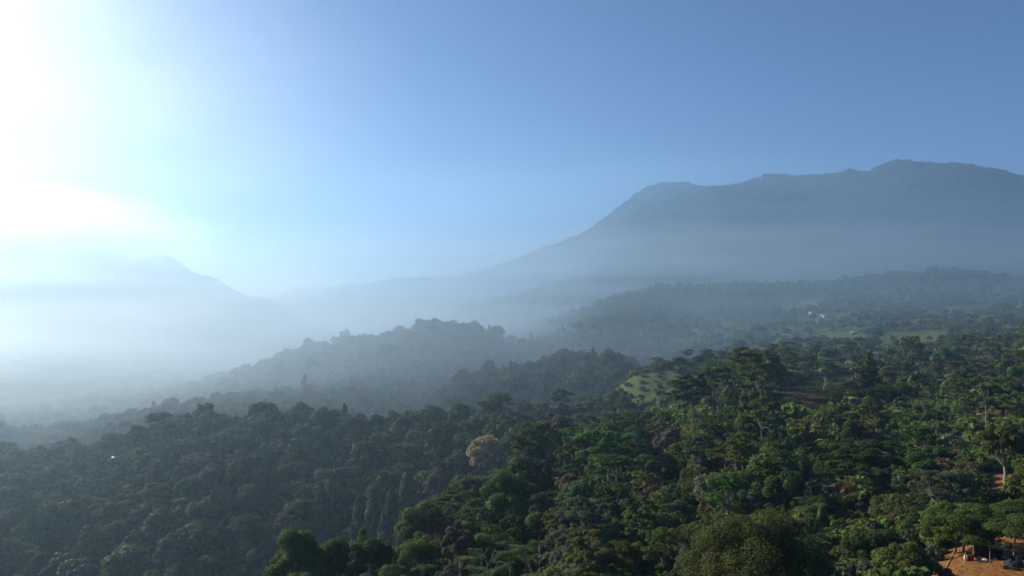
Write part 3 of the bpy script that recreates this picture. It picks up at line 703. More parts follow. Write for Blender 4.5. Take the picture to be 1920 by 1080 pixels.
def boxes(name, bl, m, parent=None, loc=None):
    """one mesh from boxes (lo, hi)"""
    Vs, Qs, o = [], [], 0
    for lo, hi in bl:
        Vs += [(x, y, z) for x in (lo[0], hi[0]) for y in (lo[1], hi[1]) for z in (lo[2], hi[2])]
        Qs += [tuple(o + i for i in f) for f in ((0, 1, 3, 2), (4, 6, 7, 5), (0, 4, 5, 1), (2, 3, 7, 6), (0, 2, 6, 4), (1, 5, 7, 3))]; o += 8
    return ob(name, mesh_np(name, Vs, [Qs], m), parent, loc)
def thing(name, label, cat, x, y, rz=0, group=None, z=None):
    e = D.objects.new(name, None); col.objects.link(e); e.location = (x, y, float(hz(x, y)) if z is None else z); e.rotation_euler = (0, 0, rz)
    return tag(e, label, cat, group)
def house(px, py, w, d, h, wall, roof, rz, label, group=None, hip=False, rh=1.1, xy=None):
    x, y = ground_at(px, py) if xy is None else xy
    e = thing("house", label, "house", x, y, rz, group)
    e.location.z += .2
    boxes("wall", [((-w / 2, -d / 2, -2), (w / 2, d / 2, h))], wall, e)
    o = .5; r = w / 2 + o; f = d / 2 + o; k = .55 if hip else 1.0; t = .12
    V = [(-r, -f, h - .05), (r, -f, h - .05), (r, f, h - .05), (-r, f, h - .05), (-r * k + (0 if not hip else .2), 0, h + rh), (r * k - (0 if not hip else .2), 0, h + rh)]
    V2 = [(a, b, c + t) for a, b, c in V]
    V = V + V2
    Q = [(0, 1, 5, 4), (2, 3, 4, 5), (7, 6, 10, 11), (9, 8, 11, 10), (0, 6, 7, 1), (2, 8, 9, 3)]
    T = [(1, 2, 5), (3, 0, 4), (7, 11, 8), (9, 10, 6)]; Q += [(1, 7, 8, 2), (3, 9, 6, 0)]
    ob("roof", mesh_np("roof", V, [Q, T], roof), e)
    boxes("door", [((-.45, -d / 2 - .05, 0), (.45, -d / 2 + .02, min(2.0, h - .3)))], M_timber, e)
    for sx in (-1, 1):
        wx = sx * w * .32
        win = boxes("window", [((wx - .5, -d / 2 - .04, 1.0), (wx + .5, -d / 2 + .02, min(2.0, h - .4)))], M_glass, e)
        boxes("frame", [((wx - .58, -d / 2 - .07, .92), (wx + .58, -d / 2 - .045, 1.0)), ((wx - .04, -d / 2 - .07, 1.0), (wx + .04, -d / 2 - .045, min(2.0, h - .4)))], M_white, win)
    PLACED.append((x, y, max(w, d) * .7)); return x, y
G_h = "far hamlet houses on the misty slope"
house(1491, 587.5, 11, 6, 4.0, M_plaster, M_tin, .3, "wide pale grey house at the left end of the far hamlet", G_h)
house(1521, 589.5, 8, 6, 4.5, M_white, M_tin, -.6, "brightest white house topmost in the far hamlet", G_h)
house(1518.5, 592, 4, 4, 2.8, M_white, M_tin, -.6, "tiny white shed just below the topmost white house of the hamlet", G_h)
house(1530, 594, 5, 5, 4.5, M_white, M_tin, -.5, "narrow white house in the middle of the far hamlet", G_h)
house(1540.5, 593.5, 5, 5, 3.6, M_white, M_tin, -.5, "small white house second from the right in the far hamlet", G_h)
house(1545.5, 595.5, 7, 6, 4.2, M_white, M_tin, -.5, "bright white house at the right end of the far hamlet", G_h)
house(1576, 605, 7, 5, 3.0, M_plaster, M_tin, .4, "grey roofed shed right of and below the far hamlet", G_h)
house(1630, 608.5, 4, 4, 3.0, M_white, M_tin, -.4, "lone tiny white hut among reddish trees right of the hamlet", G_h)
house(1485, 627, 5, 4, 3.4, M_white, M_tin, -.4, "small white hut left of the pale field below the hamlet", G_h)
house(1519, 620, 6, 4, 2.6, M_plaster, M_tin, .2, "low pale hut directly below the far hamlet", G_h)
house(1602, 627, 10, 5, 3.0, M_timber, M_tin, .1, "long white roofed shed right of the pale field below the hamlet", G_h)
house(1704, 561, 7, 5, 3.6, M_white, M_tin, -.5, "lone white house beside the pale terrace high on the right slope", G_h)
house(189, 866, 7, 5, 2.4, M_timber, M_tin, .1, "left shed with a bright tin roof on the left ridge", "tin roofed sheds on the left ridge", rh=.7)
house(220, 865, 6, 5, 3.0, M_timber, M_tin, .0, "middle shed with a dull tin roof on the left ridge", "tin roofed sheds on the left ridge", rh=.8)
house(230, 867, 5, 4, 2.2, M_timber, M_tin, -.1, "right shed with a bright tin roof on the left ridge", "tin roofed sheds on the left ridge", rh=.6)
house(1563, 697, 7.5, 6, 3.2, M_timber, M_tile, .25, "dark timber house with a grey hipped roof above the brown terraces", None, True, 1.7)
house(1576, 697, 6, 4, 2.2, M_timber, M_rust, .1, "low dark annex right of the grey hipped roof house", None, False, .8)
# low pale wall below the dark house, pale heap at the terrace end
a = ground_at(1549, 699); b = ground_at(1592, 696)
e = thing("garden_wall", "low pale wall running below the dark timber house", "wall", a[0], a[1])
dx, dy = b[0] - a[0], b[1] - a[1]; LL = math.hypot(dx, dy); e.rotation_euler.z = math.atan2(dy, dx)
zz = [float(hz(a[0] + dx * t, a[1] + dy * t)) - e.location.z for t in np.linspace(0, 1, 9)]
boxes("masonry", [((LL * i / 8, -.2, zz[i] - .8), (LL * (i + 1) / 8 - .003, .2, zz[i] + .7)) for i in range(8)], M_concrete, e)
boxes("coping", [((LL * i / 8, -.26, zz[i] + .702), (LL * (i + 1) / 8 - .003, .26, zz[i] + .8)) for i in range(8)], M_white, e)
def heap(name, px, py, r, h, m, label, cat, seed, group=None):
    x, y = ground_at(px, py); g3 = np.random.default_rng(seed)
    me = sphere_mesh(name, m, 14, 8); V = np.empty(len(me.vertices) * 3, np.float32); me.vertices.foreach_get("co", V); V = V.reshape(-1, 3)
    V *= (1 + .22 * g3.normal(size=(len(V), 1)).clip(-1, 1)); V *= np.array([r, r * .7, h]); me.vertices.foreach_set("co", V.ravel())
    o = ob(name, me, loc=(x, y, float(hz(x, y)) + h * .3)); return tag(o, label, cat, group)
heap("rubble_heap", 1456, 729, 2.6, 1.2, M_sand, "pale lumpy heap at the left end of the brown terraces", "heap", 3)

# the clearing at the lower right
def at_px(px, py): return ground_at(px, py)
x, y = at_px(1868, 1050)
sh = thing("tarp_shelter", "dark navy tarpaulin shelter on poles under the umbrella tree", "shelter", x, y, R(8)); sh["landmark"] = 1; del sh["landmark"]
W, Dp = 4.6, 3.0
for sx, sy, hh in ((-1, -1, 2.35), (1, -1, 1.5), (-1, 1, 2.25), (1, 1, 1.45)):
    V, Q = tube([(sx * W / 2, sy * Dp / 2, -.4), (sx * W / 2, sy * Dp / 2, hh)], [.05, .045], 7); ob("pole", mesh_np("pole", V, [Q], M_pole), sh)
for sy in (-1, 1):
    V, Q = tube([(-W / 2 - .3, sy * Dp / 2, 2.36 - .05 * (sy + 1)), (W / 2 + .3, sy * Dp / 2, 1.46 - .03 * sy)], [.04, .04], 6); ob("beam", mesh_np("beam", V, [Q], M_pole), sh)
nx, ny = 15, 9; us = np.linspace(-1, 1, nx); vs_ = np.linspace(-1, 1, ny); uu, vv = np.meshgrid(us, vs_)
zz = 1.93 - .47 * uu + .07 - .16 * (1 - uu**2) * (1 - vv**2) + .03 * fbm(uu * 3 + 5, vv * 3, 2)
V = np.stack([uu * (W / 2 + .25), vv * (Dp / 2 + .2), zz], -1).reshape(-1, 3); i = np.arange(nx * ny).reshape(ny, nx)
Q = np.stack([i[:-1, :-1], i[:-1, 1:], i[1:, 1:], i[1:, :-1]], -1).reshape(-1, 4)
def sheet(name, V, Q, m, parent, t=.015):
    me = mesh_np(name, V, [Q], m, smooth=True); o = ob(name, me, parent); sm = o.modifiers.new("thick", 'SOLIDIFY'); sm.thickness = t; return o
sheet("canopy", V, Q, M_navy, sh)
uu, vv = np.meshgrid(us, np.linspace(0, 1, ny)); top = 1.93 - .47 * uu
V = np.stack([uu * W / 2, Dp / 2 - .12 + .06 * fbm(uu * 4, vv * 2, 2), vv * top * .97], -1).reshape(-1, 3); sheet("back_sheet", V, Q, M_navy, sh)
zz = .05 + .03 * fbm(uu * 4 + 9, vv * 4, 2); V = np.stack([uu * W / 2, (vv - .5) * Dp * .9, zz], -1).reshape(-1, 3); sheet("ground_sheet", V, Q, M_brown, sh)
def lathe(name, prof, m, label, cat, px, py, group=None, s=1.0, dz=0):
    x, y = at_px(px, py); n = 14; prof = np.array(prof) * s; a = np.arange(n) * 2 * math.pi / n
    V = np.stack([prof[:, None, 0] * np.cos(a), prof[:, None, 0] * np.sin(a), np.repeat(prof[:, 1:2], n, 1)], -1).reshape(-1, 3)
    i = np.arange(len(prof) * n).reshape(len(prof), n); j = np.roll(i, -1, 1); Q = np.stack([i[:-1], j[:-1], j[1:], i[1:]], -1).reshape(-1, 4)
    o = ob(name, mesh_np(name, V, [Q], m, smooth=True), loc=(x, y, float(hz(x, y)) + dz)); return tag(o, label, cat, group)
BAR = [(0, -.05), (.26, -.05), (.3, .1), (.3, .3), (.32, .32), (.3, .34), (.3, .6), (.32, .62), (.3, .64), (.27, .88), (.24, .88), (.23, .82), (0, .82)]
for px, lb in ((1815.5, "left one of two dark maroon barrels on the orange soil"), (1821.5, "right one of two dark maroon barrels on the orange soil")): lathe("barrel", BAR, M_maroon, lb, "barrel", px, 1052, "maroon barrels on the clearing")
BAS = [(0, 0), (.3, 0), (.5, .3), (.54, .33), (.5, .33), (.3, .06), (0, .06)]
lathe("basin", BAS, M_brown, "wide brown basin left of the navy shelter", "basin", 1838, 1053, s=1.3)
POT = [(0, 0), (.2, 0), (.26, .1), (.26, .3), (.29, .33), (.25, .33), (.2, .37), (.05, .4), (.05, .44), (0, .44)]
for px, py, lb in ((1853, 1049.5, "black cooking pot nearest the left pole of the shelter"), (1860, 1049, "black cooking pot in the middle of the shelter floor"), (1872, 1049, "black cooking pot at the right of the shelter floor")): lathe("cooking_pot", POT, M_black, lb, "pot", px, py, "cooking pots under the shelter", 1.2, .06)
heap("white_bag", 1848, 1054, .5, .35, M_cloth, "white bag lying at the left pole of the shelter", "bag", 5)
heap("white_bag", 1904, 1060, .5, .3, M_cloth, "white bag beside the pale trunk of the umbrella tree", "bag", 6)
heap("white_bag", 1866, 1050, .3, .25, M_cloth, "small white bag between the pots under the shelter", "bag", 8)
heap("covered_bundle", 1773, 1082, 1.1, .8, M_maroon, "dark red cover over a bundle at the bottom edge of the clearing", "bundle", 9)
heap("white_bag", 1771, 1083, .5, .5, M_cloth, "white sack beside the dark red covered bundle at the bottom edge", "bag", 10)
x, y = at_px(1912, 1060)
tn_ = thing("tent", "low dark navy tarpaulin tent right of the pale trunk", "tent", x, y, R(-15))
V = np.array([(-1.6, -1.1, -.1), (0, -1.1, 1.1), (1.6, -1.1, -.1), (-1.6, 1.2, -.1), (0, 1.2, 1.0), (1.6, 1.2, -.1)]); sheet("fly_sheet", V, np.array([(0, 1, 4, 3), (1, 2, 5, 4)]), M_navy, tn_, .02)
V, Q = tube([(0, -1.2, -.2), (0, -1.15, 1.08)], [.04, .04], 6); ob("pole", mesh_np("pole", V, [Q], M_pole), tn_)
def stick(name, pts, r, m, label, cat, px, py, sides=6, rel=True):
    x, y = at_px(px, py); V, Q = tube(pts, np.linspace(r, r * .7, len(pts)), sides); o = ob(name, mesh_np(name, V, [Q], m, smooth=True), loc=(x, y, float(hz(x, y)))); return tag(o, label, cat)
stick("post", [(0, 0, -.6), (.02, 0, 1), (.04, 0, 2.4)], .05, M_white, "thin white post at the lower left corner of the clearing", "post", 1746, 1092)
st = thing("stake", "wooden stake wrapped with white cloth beside the small dark trunked tree", "stake", *at_px(1809, 1056))
V, Q = tube([(0, 0, -.4), (.05, 0, 1.5)], [.06, .05], 7); ob("pole", mesh_np("pole", V, [Q], M_pole), st)
V, Q = tube([(.01, 0, .5), (.03, 0, .8), (.04, 0, 1.15)], [.12, .17, .1], 8); ob("cloth", mesh_np("cloth", V, [Q], M_cloth, smooth=True), st)
x, y = at_px(1785, 1048)
plant_thing("sapling", [("stem", bare_wood(95, 2.2, .6, .04), BARK['white'])], x, y, 0, (1, 1, 1), "tiny leafless white sapling on the orange soil", "sapling")
pts = [ground_at(*p) for p in ((1791, 1029), (1788, 1038), (1783, 1048), (1778, 1058), (1773, 1068), (1772, 1077))]
P = np.array([(a, b, float(hz(a, b)) + .05) for a, b in pts]); V, Q = tube(P - P[0], np.full(6, .09), 6)
tag(ob("hose", mesh_np("hose", V, [Q], M_pole, smooth=True), loc=P[0]), "pale hose lying down the orange soil left of the barrels", "hose")
# clods and stones on bare soil
g4 = np.random.default_rng(44); cl = []
me = sphere_mesh("clod", plain("soil_clod", (.2, .09, .035)), 6, 4)
xs, ys = zip(*ZW['clearing']); n4 = 900
q4 = np.column_stack([g4.uniform(min(xs), max(xs), n4), g4.uniform(min(ys), max(ys), n4)]); q4 = q4[inpoly(q4[:, 0], q4[:, 1], ZW['clearing'])]
CLOD = (me, q4)
# upper dirt yard: a dark car and a white crate
x, y = at_px(1801, 829)
car = thing("car", "dark car parked under trees at the left of the upper dirt yard", "car", x, y, R(12))
prof = [(-2.1, .35), (-2.15, .8), (-1.9, .95), (-1.4, 1.02), (-.9, 1.5), (.7, 1.52), (1.3, 1.0), (2.0, .88), (2.15, .6), (2.1, .35)]
def extrude(name, pr, w, m, parent, inset=0.0):
    n = len(pr); V = [(a, -w + (inset if b > 1.1 else 0), b) for a, b in pr] + [(a, w - (inset if b > 1.1 else 0), b) for a, b in pr]
    Q = [(i, (i + 1) % n, n + (i + 1) % n, n + i) for i in range(n)]
    me = D.meshes.new(name); me.from_pydata(V, [], Q + [tuple(range(n))[::-1], tuple(range(n, 2 * n))]); me.materials.append(m); me.update(); return ob(name, me, parent)
extrude("body", prof, .82, M_car, car, .12)
extrude("windscreen", [(.75, 1.45), (1.25, 1.02), (1.27, 1.04), (.78, 1.47)], .66, M_glass, car)
for s_ in (-1, 1): boxes("window", [((-.85, s_ * .83 - .02 if s_ < 0 else .79, 1.08), (.6, s_ * .79 if s_ < 0 else .85, 1.42))], M_glass, car)
for sx in (-1.35, 1.35):
    for s_ in (-1, 1):
        V, Q = tube([(sx, s_ * .62, .33), (sx, s_ * .64, .33), (sx, s_ * .84, .33), (sx, s_ * .86, .33)], [.02, .33, .33, .02], 14); ob("wheel", mesh_np("wheel", V, [Q], M_tyre, smooth=True), car)
for s_ in (-1, 1): boxes("headlight", [((2.08, s_ * .6 - .15, .62), (2.17, s_ * .6 + .15, .78))], M_white, car)
x, y = at_px(1820, 829)
cr_ = thing("crate", "pale crate standing right of the dark car on the dirt yard", "crate", x, y, .2)
boxes("box", [((-.8, -.5, -.1), (.8, .5, .9))], M_white, cr_); boxes("lid", [((-.86, -.56, .903), (.86, .56, 1.0))], M_plaster, cr_)
PLACED += [(x, y, 4)]
# ------------------------------------------------------------------ the forest: candidates, then the largest in view as single trees
LOD = {}
def lib(kind, lod):
    if (kind, lod) in LOD: return LOD[kind, lod]
    fn, nv, base = {'broadleaf_tree': (broadleaf, 7, dict(Rr=5.5, H=12.5)), 'umbrella_tree': (umbrella, 5, dict(Rr=6.0, H=15.0)),
                    'feathery_tree': (feathery, 4, dict(Rr=2.8, H=14.0)), 'conical_tree': (conical, 2, dict(Rr=2.6, H=13.0))}[kind]
    n, size = {0: (24000, .2), 1: (7500, .38), 2: (1500, .85), 3: (600, 1.35)}[lod]
    if kind == 'umbrella_tree': size *= .85
    if kind in ('feathery_tree', 'conical_tree'): n = int(n * .6); size *= .8
    out = []
    for v in range(nv):
        kw = dict(base)
        g = np.random.default_rng(1000 + v)
        if kind == 'broadleaf_tree': kw.update(nb=[26, 44, 60, 34, 80, 22, 50][v] if lod < 3 else 14, blob=[.4, .29, .25, .34, .21, .42, .27][v] if lod < 3 else .45, base=[.22, .12, .18, .3, .08, .25, .2][v], H=12.5 * g.uniform(.85, 1.15))
        if kind == 'umbrella_tree': kw.update(nd=[20, 30, 24, 16, 36][v] if lod < 3 else 10, depth=[.3, .5, .4, .25, .65][v])
        out.append(fn(1100 + v, n=n, size=size, **kw))
    LOD[kind, lod] = out
    return out
RUN = np.maximum.accumulate((Z - ZC) / YR[:, None], axis=0)
def visible(x, y, ztop, slack):
    r = np.clip(((np.log(y) - LY[0]) / (LY[1] - LY[0])).astype(int) - 2, 0, NR - 1)
    c = np.clip(((x / y * F + 960 - PX[0]) / (PX[1] - PX[0])).astype(int), 0, len(PX) - 1)
    return (ztop - ZC) / y > RUN[r, c] - slack / y
cand = []
g = np.random.default_rng(21)
for (ya, yb, sp) in ((62, 520, 7.4), (520, 1050, 9.0), (1050, 1700, 12.5), (1700, 2400, 15), (2400, 4750, 21)):
    xs = np.arange(-.82 * yb, .82 * yb, sp); ys = np.arange(ya, yb, sp)
    gx, gy = np.meshgrid(xs, ys); gx = (gx + g.uniform(-.48, .48, gx.shape) * sp).ravel(); gy = (gy + g.uniform(-.48, .48, gy.shape) * sp).ravel()
    k = (np.abs(gx) < .74 * gy + 45) & (gy > ya) & (gy < yb) & ((gy < 2400) | (gx > -.3 * gy))
    cand.append(np.stack([gx[k], gy[k]], 1))
cand = np.concatenate(cand); cx, cyy = cand[:, 0], cand[:, 1]; cz = hz(cx, cyy)
ok = visible(cx, cyy, cz + 16, 14)
for kz, p in ZW.items(): ok &= ~inpoly(cx, cyy, p)
cx, cyy, cz = cx[ok], cyy[ok], cz[ok]
keep = np.ones(len(cx), bool)
for (hx, hy, hr) in PLACED: keep &= (cx - hx)**2 + (cyy - hy)**2 > (hr + 1.0)**2
# open ground round the clearing and the lanes of view onto low things
cpx, cpy = proj(cx, cyy, cz)
def lane(x0, x1, y0, y1, d0, d1): return (cpx > x0) & (cpx < x1) & (cpy > y0) & (cpy < y1) & (cyy > d0) & (cyy < d1)
keep &= ~lane(1735, 2000, 1040, 1400, 55, 101)
thin = lane(1380, 1960, 640, 1000, 150, 700)
keep &= ~(thin & (g.random(len(cx)) < .35))
thin2 = (fbm(cx / 75 + 31, cyy / 75, 3) > .0) & (cyy > 690) & (cyy < 1800) & (cpx > 1250)
keep &= ~(thin2 & (g.random(len(cx)) < .85))
keep &= ~((cpx > 1250) & (cyy > 430) & (cyy < 1400) & (g.random(len(cx)) < .25))
WIN = [(1455, 1600, 706, 772, .85), (1545, 1592, 670, 700, .95), (1112, 1300, 690, 770, 1), (1790, 1935, 804, 830, .9), (1838, 1908, 888, 942, .97), (1745, 1930, 1008, 1085, 1), (1740, 1940, 915, 1010, .85), (1570, 1740, 985, 1084, .95), (1665, 1785, 735, 778, .9),
       (1500, 1545, 772, 805, .9), (1585, 1645, 932, 958, .95), (1485, 1555, 580, 600, .9), (180, 240, 850, 868, .95), (866, 1004, 1012, 1085, .8), (998, 1022, 1000, 1070, 1), (1272, 1352, 735, 786, .9), (1836, 1864, 760, 812, .9),
       (870, 950, 812, 890, 1), (1015, 1038, 862, 918, 1), (1228, 1280, 800, 842, .9), (1560, 1575, 775, 838, 1), (1085, 1195, 808, 890, .85), (1540, 1690, 830, 905, .9), (1480, 1540, 808, 838, .9), (650, 780, 910, 985, .8), (1480, 1612, 618, 630, .7),
       (1600, 1622, 900, 940, 1), (1760, 1792, 840, 880, .9), (1250, 1272, 925, 950, .9), (1475, 1540, 880, 960, .7), (1843, 1935, 800, 855, .9), (1832, 1880, 866, 886, .9), (560, 600, 1000, 1060, .5), (1280, 1560, 950, 1080, .95), (690, 706, 778, 790, .8)]
cx, cyy, cz = cx[keep], cyy[keep], cz[keep]; cpx, cpy = proj(cx, cyy, cz)
n = len(cx)
right = smooth01(700, 1300, cpx) * (cyy < 750)
u = g.random(n); kind = np.full(n, 0)
kind[u < .025 + .27 * right] = 1
kind[cyy > 900] = 0
kind[(u > .86) & (u < .915)] = 2; kind[(u > .975)] = 3
patch = fbm(cx / 70 + 9, cyy / 110, 2)
tn = list(TINT); tw = np.array([.3, .29, .19, .13, .03, .007, .013, .03, 0, 0, .02, .0]); cum = np.cumsum(tw / tw.sum())
ti = np.searchsorted(cum, np.clip(g.random(n) * .8 + (patch * .5 + .5) * .2, 0, .999))
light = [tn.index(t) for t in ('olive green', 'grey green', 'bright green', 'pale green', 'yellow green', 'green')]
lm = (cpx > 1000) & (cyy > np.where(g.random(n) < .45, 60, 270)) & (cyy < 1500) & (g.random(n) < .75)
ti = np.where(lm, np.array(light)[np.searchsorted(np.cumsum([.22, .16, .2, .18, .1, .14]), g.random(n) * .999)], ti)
ti[(kind == 3)] = 0
scl = np.exp(g.normal(0, .27, n)) * np.interp(cyy, [60, 150, 300, 600], [.55, .74, .92, 1.0])
tall = scl * g.uniform(.8, 1.2, n); wide = scl * g.uniform(.85, 1.2, n)
rot = g.uniform(0, 6.283, n); var = g.integers(0, 100, n)
tall[(kind == 1) & (right > .3)] *= 1.22
KIND = ['broadleaf_tree', 'umbrella_tree', 'feathery_tree', 'conical_tree']; KH = np.array([12.5, 15, 14, 13])
# low trees where something behind them must show
low = lane(1400, 1960, 690, 800, 215, 420); tall[low] *= .6; wide[low] *= .8
low2 = (cpx > 1180) & (cyy > 430) & (cyy < 1000); tall[low2] *= .64; wide[low2] *= .8
low3 = (cpx > 1100) & (cyy >= 1000) & (cyy < 2100); tall[low3] *= .8; wide[low3] *= .85
ht = KH[kind] * tall; sizepx = ht * F / cyy
gone = np.zeros(n, bool)
for x0, x1, y0, y1, pr in WIN:
    yb = ground_at((x0 + x1) / 2, (y0 + y1) / 2 if pr >= .9 and y1 - y0 < 80 else y1)[1] if y1 < 1075 else 110
    hw = wide * 4.6 * F / cyy; tp = cpy - ht * F / cyy
    over = (cpx > x0 - hw) & (cpx < x1 + hw) & (tp < y1 - 2) & (cpy > y0) & (cyy < yb + 1)
    gone |= over & (g.random(n) < pr)
cx, cyy, cz, cpx, cpy, kind, ti, wide, tall, rot, var, ht, sizepx = [a_[~gone] for a_ in (cx, cyy, cz, cpx, cpy, kind, ti, wide, tall, rot, var, ht, sizepx)]
n = len(cx)
inview = (cpx > -20) & (cpx < 1940) & (cpy - sizepx < 1075) & visible(cx, cyy, cz + ht, 0)
single = np.zeros(n, bool)
for k, lim in enumerate((285, 130, 60, 25)):
    idx = np.nonzero(inview & (kind == k))[0]; idx = idx[np.argsort(-sizepx[idx])][:lim]; single[idx] = True
# labels: look, then where it stands from the nearest landmark
def direction(dx, dy):
    a = math.degrees(math.atan2(-dy, dx)) % 360
    return ["right of", "upper right of", "above", "upper left of", "left of", "lower left of", "below", "lower right of"][int((a + 22.5) // 45) % 8]
WORD = {'broadleaf_tree': 'round tree', 'umbrella_tree': 'umbrella tree', 'feathery_tree': 'feathery tree', 'conical_tree': 'conifer'}
LAND += [(640, 780, "the white leafless ridge trees"), (1200, 720, "the grassy hilltop"), (1520, 745, "the brown terraces"), (1560, 690, "the dark roofed house"), (1870, 830, "the upper dirt yard"), (1830, 1045, "the orange clearing"),
         (1870, 920, "the orange soil bank"), (60, 1060, "the bottom left corner"), (1920, 640, "the photo's right edge"), (160, 950, "the shaded left slope")]
groups = {}
for i in np.nonzero(single)[0]:
    ty = cpy[i] - sizepx[i] * .6
    d = [math.hypot(cpx[i] - a, ty - b) for a, b, _ in LAND]; j = int(np.argmin(d)); a, b, nm = LAND[j]
    sz = "tall " if tall[i] > 1.22 * np.median(tall) else "small " if tall[i] < .75 * np.median(tall) else ""
    key = (sz + tn[ti[i]], WORD[KIND[kind[i]]], direction(cpx[i] - a, ty - b), nm)
    groups.setdefault(key, []).append((d[j], i))
NTH = ["", "second closest, ", "third closest, ", "fourth closest, ", "fifth closest, ", "sixth closest, ", "seventh closest, ", "eighth closest, ", "ninth closest, "]
label = {}
for (look, w, dr, nm), L_ in groups.items():
    for r_, (_, i) in enumerate(sorted(L_)):
        label[i] = f"{look} {w}, {NTH[min(r_, 8)]}{dr} {nm}" if r_ or len(L_) == 1 else f"{look} {w}, closest, {dr} {nm}"
BK = ['pale', 'grey', 'brown']
for i in np.nonzero(single)[0]:
    k = KIND[kind[i]]; lod = 0 if cyy[i] < 170 else 1 if cyy[i] < 420 else 2
    L_ = lib(k, lod); cr, tr = L_[var[i] % len(L_)]
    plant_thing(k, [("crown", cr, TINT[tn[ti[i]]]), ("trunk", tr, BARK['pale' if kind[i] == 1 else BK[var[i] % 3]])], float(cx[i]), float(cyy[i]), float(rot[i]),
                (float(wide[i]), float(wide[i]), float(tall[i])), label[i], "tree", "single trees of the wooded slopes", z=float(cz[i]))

# the rest of the forest: one object, too many to count
def scatter(name, src, P, idx, rotv, sc, tcol, kind_label):
    """points that carry instances of the source objects"""
    c = D.collections.new(name + "_sources")
    for o in src: c.objects.link(o)
    me = D.meshes.new(name); me.vertices.add(len(P)); me.vertices.foreach_set("co", np.asarray(P, np.float32).ravel())
    for an, ty, arr in (("idx", 'INT', idx.astype(np.int32)), ("rotv", 'FLOAT_VECTOR', rotv.astype(np.float32).ravel()), ("scl", 'FLOAT_VECTOR', sc.astype(np.float32).ravel())):
        a = me.attributes.new(an, ty, 'POINT'); a.data.foreach_set("vector" if ty == 'FLOAT_VECTOR' else "value", arr)
    a = me.attributes.new("tcol", 'FLOAT_COLOR', 'POINT'); a.data.foreach_set("color", np.column_stack([tcol, np.ones(len(tcol))]).astype(np.float32).ravel())
    o = ob(name, me); tag(o, kind_label, kind="stuff")
    ng = D.node_groups.new(name + "_nodes", 'GeometryNodeTree')
    ng.interface.new_socket("Geometry", in_out='INPUT', socket_type='NodeSocketGeometry'); ng.interface.new_socket("Geometry", in_out='OUTPUT', socket_type='NodeSocketGeometry')
    N, L = ng.nodes, ng.links
    gi = N.new("NodeGroupInput"); go = N.new("NodeGroupOutput")
    ip = N.new("GeometryNodeInstanceOnPoints"); ip.inputs["Pick Instance"].default_value = True
    ci = N.new("GeometryNodeCollectionInfo"); ci.inputs["Collection"].default_value = c; ci.inputs["Separate Children"].default_value = True; ci.inputs["Reset Children"].default_value = True
    def na(nm, ty):
        a = N.new("GeometryNodeInputNamedAttribute"); a.data_type = ty; a.inputs["Name"].default_value = nm; return a.outputs["Attribute"]
    L.new(gi.outputs[0], ip.inputs["Points"]); L.new(ci.outputs[0], ip.inputs["Instance"])
    L.new(na("idx", 'INT'), ip.inputs["Instance Index"])
    er = N.new("FunctionNodeEulerToRotation"); L.new(na("rotv", 'FLOAT_VECTOR'), er.inputs[0]); L.new(er.outputs[0], ip.inputs["Rotation"])
    L.new(na("scl", 'FLOAT_VECTOR'), ip.inputs["Scale"]); L.new(ip.outputs[0], go.inputs[0])
    md = o.modifiers.new("scatter", 'NODES'); md.node_group = ng
    return o
def joined(cr, tr, name):
    """crown and trunk in one mesh for the far, uncounted trees"""
    nv1, nv2 = len(cr.vertices), len(tr.vertices)
    A = np.empty(nv1 * 3, np.float32); cr.vertices.foreach_get("co", A); B = np.empty(nv2 * 3, np.float32); tr.vertices.foreach_get("co", B)
    Q1 = np.arange(nv1).reshape(-1, 4); Q2 = np.empty(len(tr.loops), np.int32); tr.loops.foreach_get("vertex_index", Q2)
    t = np.empty(nv1, np.float32); cr.attributes["tint"].data.foreach_get("value", t)
    me = mesh_np(name, np.concatenate([A, B]).reshape(-1, 3), [Q1, Q2.reshape(-1, 4) + nv1], M_leaf_mass, np.concatenate([t, np.full(nv2, .6, np.float32)]))
    me.materials.append(M_wood2)
    mi = np.zeros(len(me.polygons), np.int32); mi[len(Q1):] = 1; me.polygons.foreach_set("material_index", mi)
    return me
def wood2(nt, N, L, out):
    p = N.new("ShaderNodeBsdfDiffuse"); p.inputs["Color"].default_value = (.22, .2, .17, 1); L.new(p.outputs[0], out.inputs["Surface"])
M_wood2 = mat("far_bark", wood2)
src, smap = [], {}
def source(k, lod, v):
    key = (k, lod, v)
    if key not in smap:
        o = D.objects.new(f"forest_tree_{len(src):04d}", joined(*lib(k, lod)[v], "forest_tree")); smap[key] = len(src); src.append(o)
    return smap[key]
rest = np.nonzero(~single)[0]
lodr = np.where(cyy[rest] < 190, 0, np.where(cyy[rest] < 480, 1, np.where(cyy[rest] < 1150, 2, 3)))
ii = np.array([source(KIND[kind[i]], int(l), int(var[i] % (7, 5, 4, 2)[kind[i]])) for i, l in zip(rest, lodr)])
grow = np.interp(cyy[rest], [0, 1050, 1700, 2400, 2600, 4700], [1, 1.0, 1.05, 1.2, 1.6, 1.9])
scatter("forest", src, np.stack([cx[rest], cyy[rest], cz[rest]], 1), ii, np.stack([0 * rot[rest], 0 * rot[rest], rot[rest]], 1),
        np.stack([wide[rest] * grow, wide[rest] * grow, tall[rest] * np.where(cyy[rest] > 2400, 1.0, np.sqrt(grow))], 1), np.array([TINT[t] for t in tn])[ti[rest]] * np.interp(cyy[rest], [2300, 2600], [1, .75])[:, None], "dense green forest covering the misty ridges")
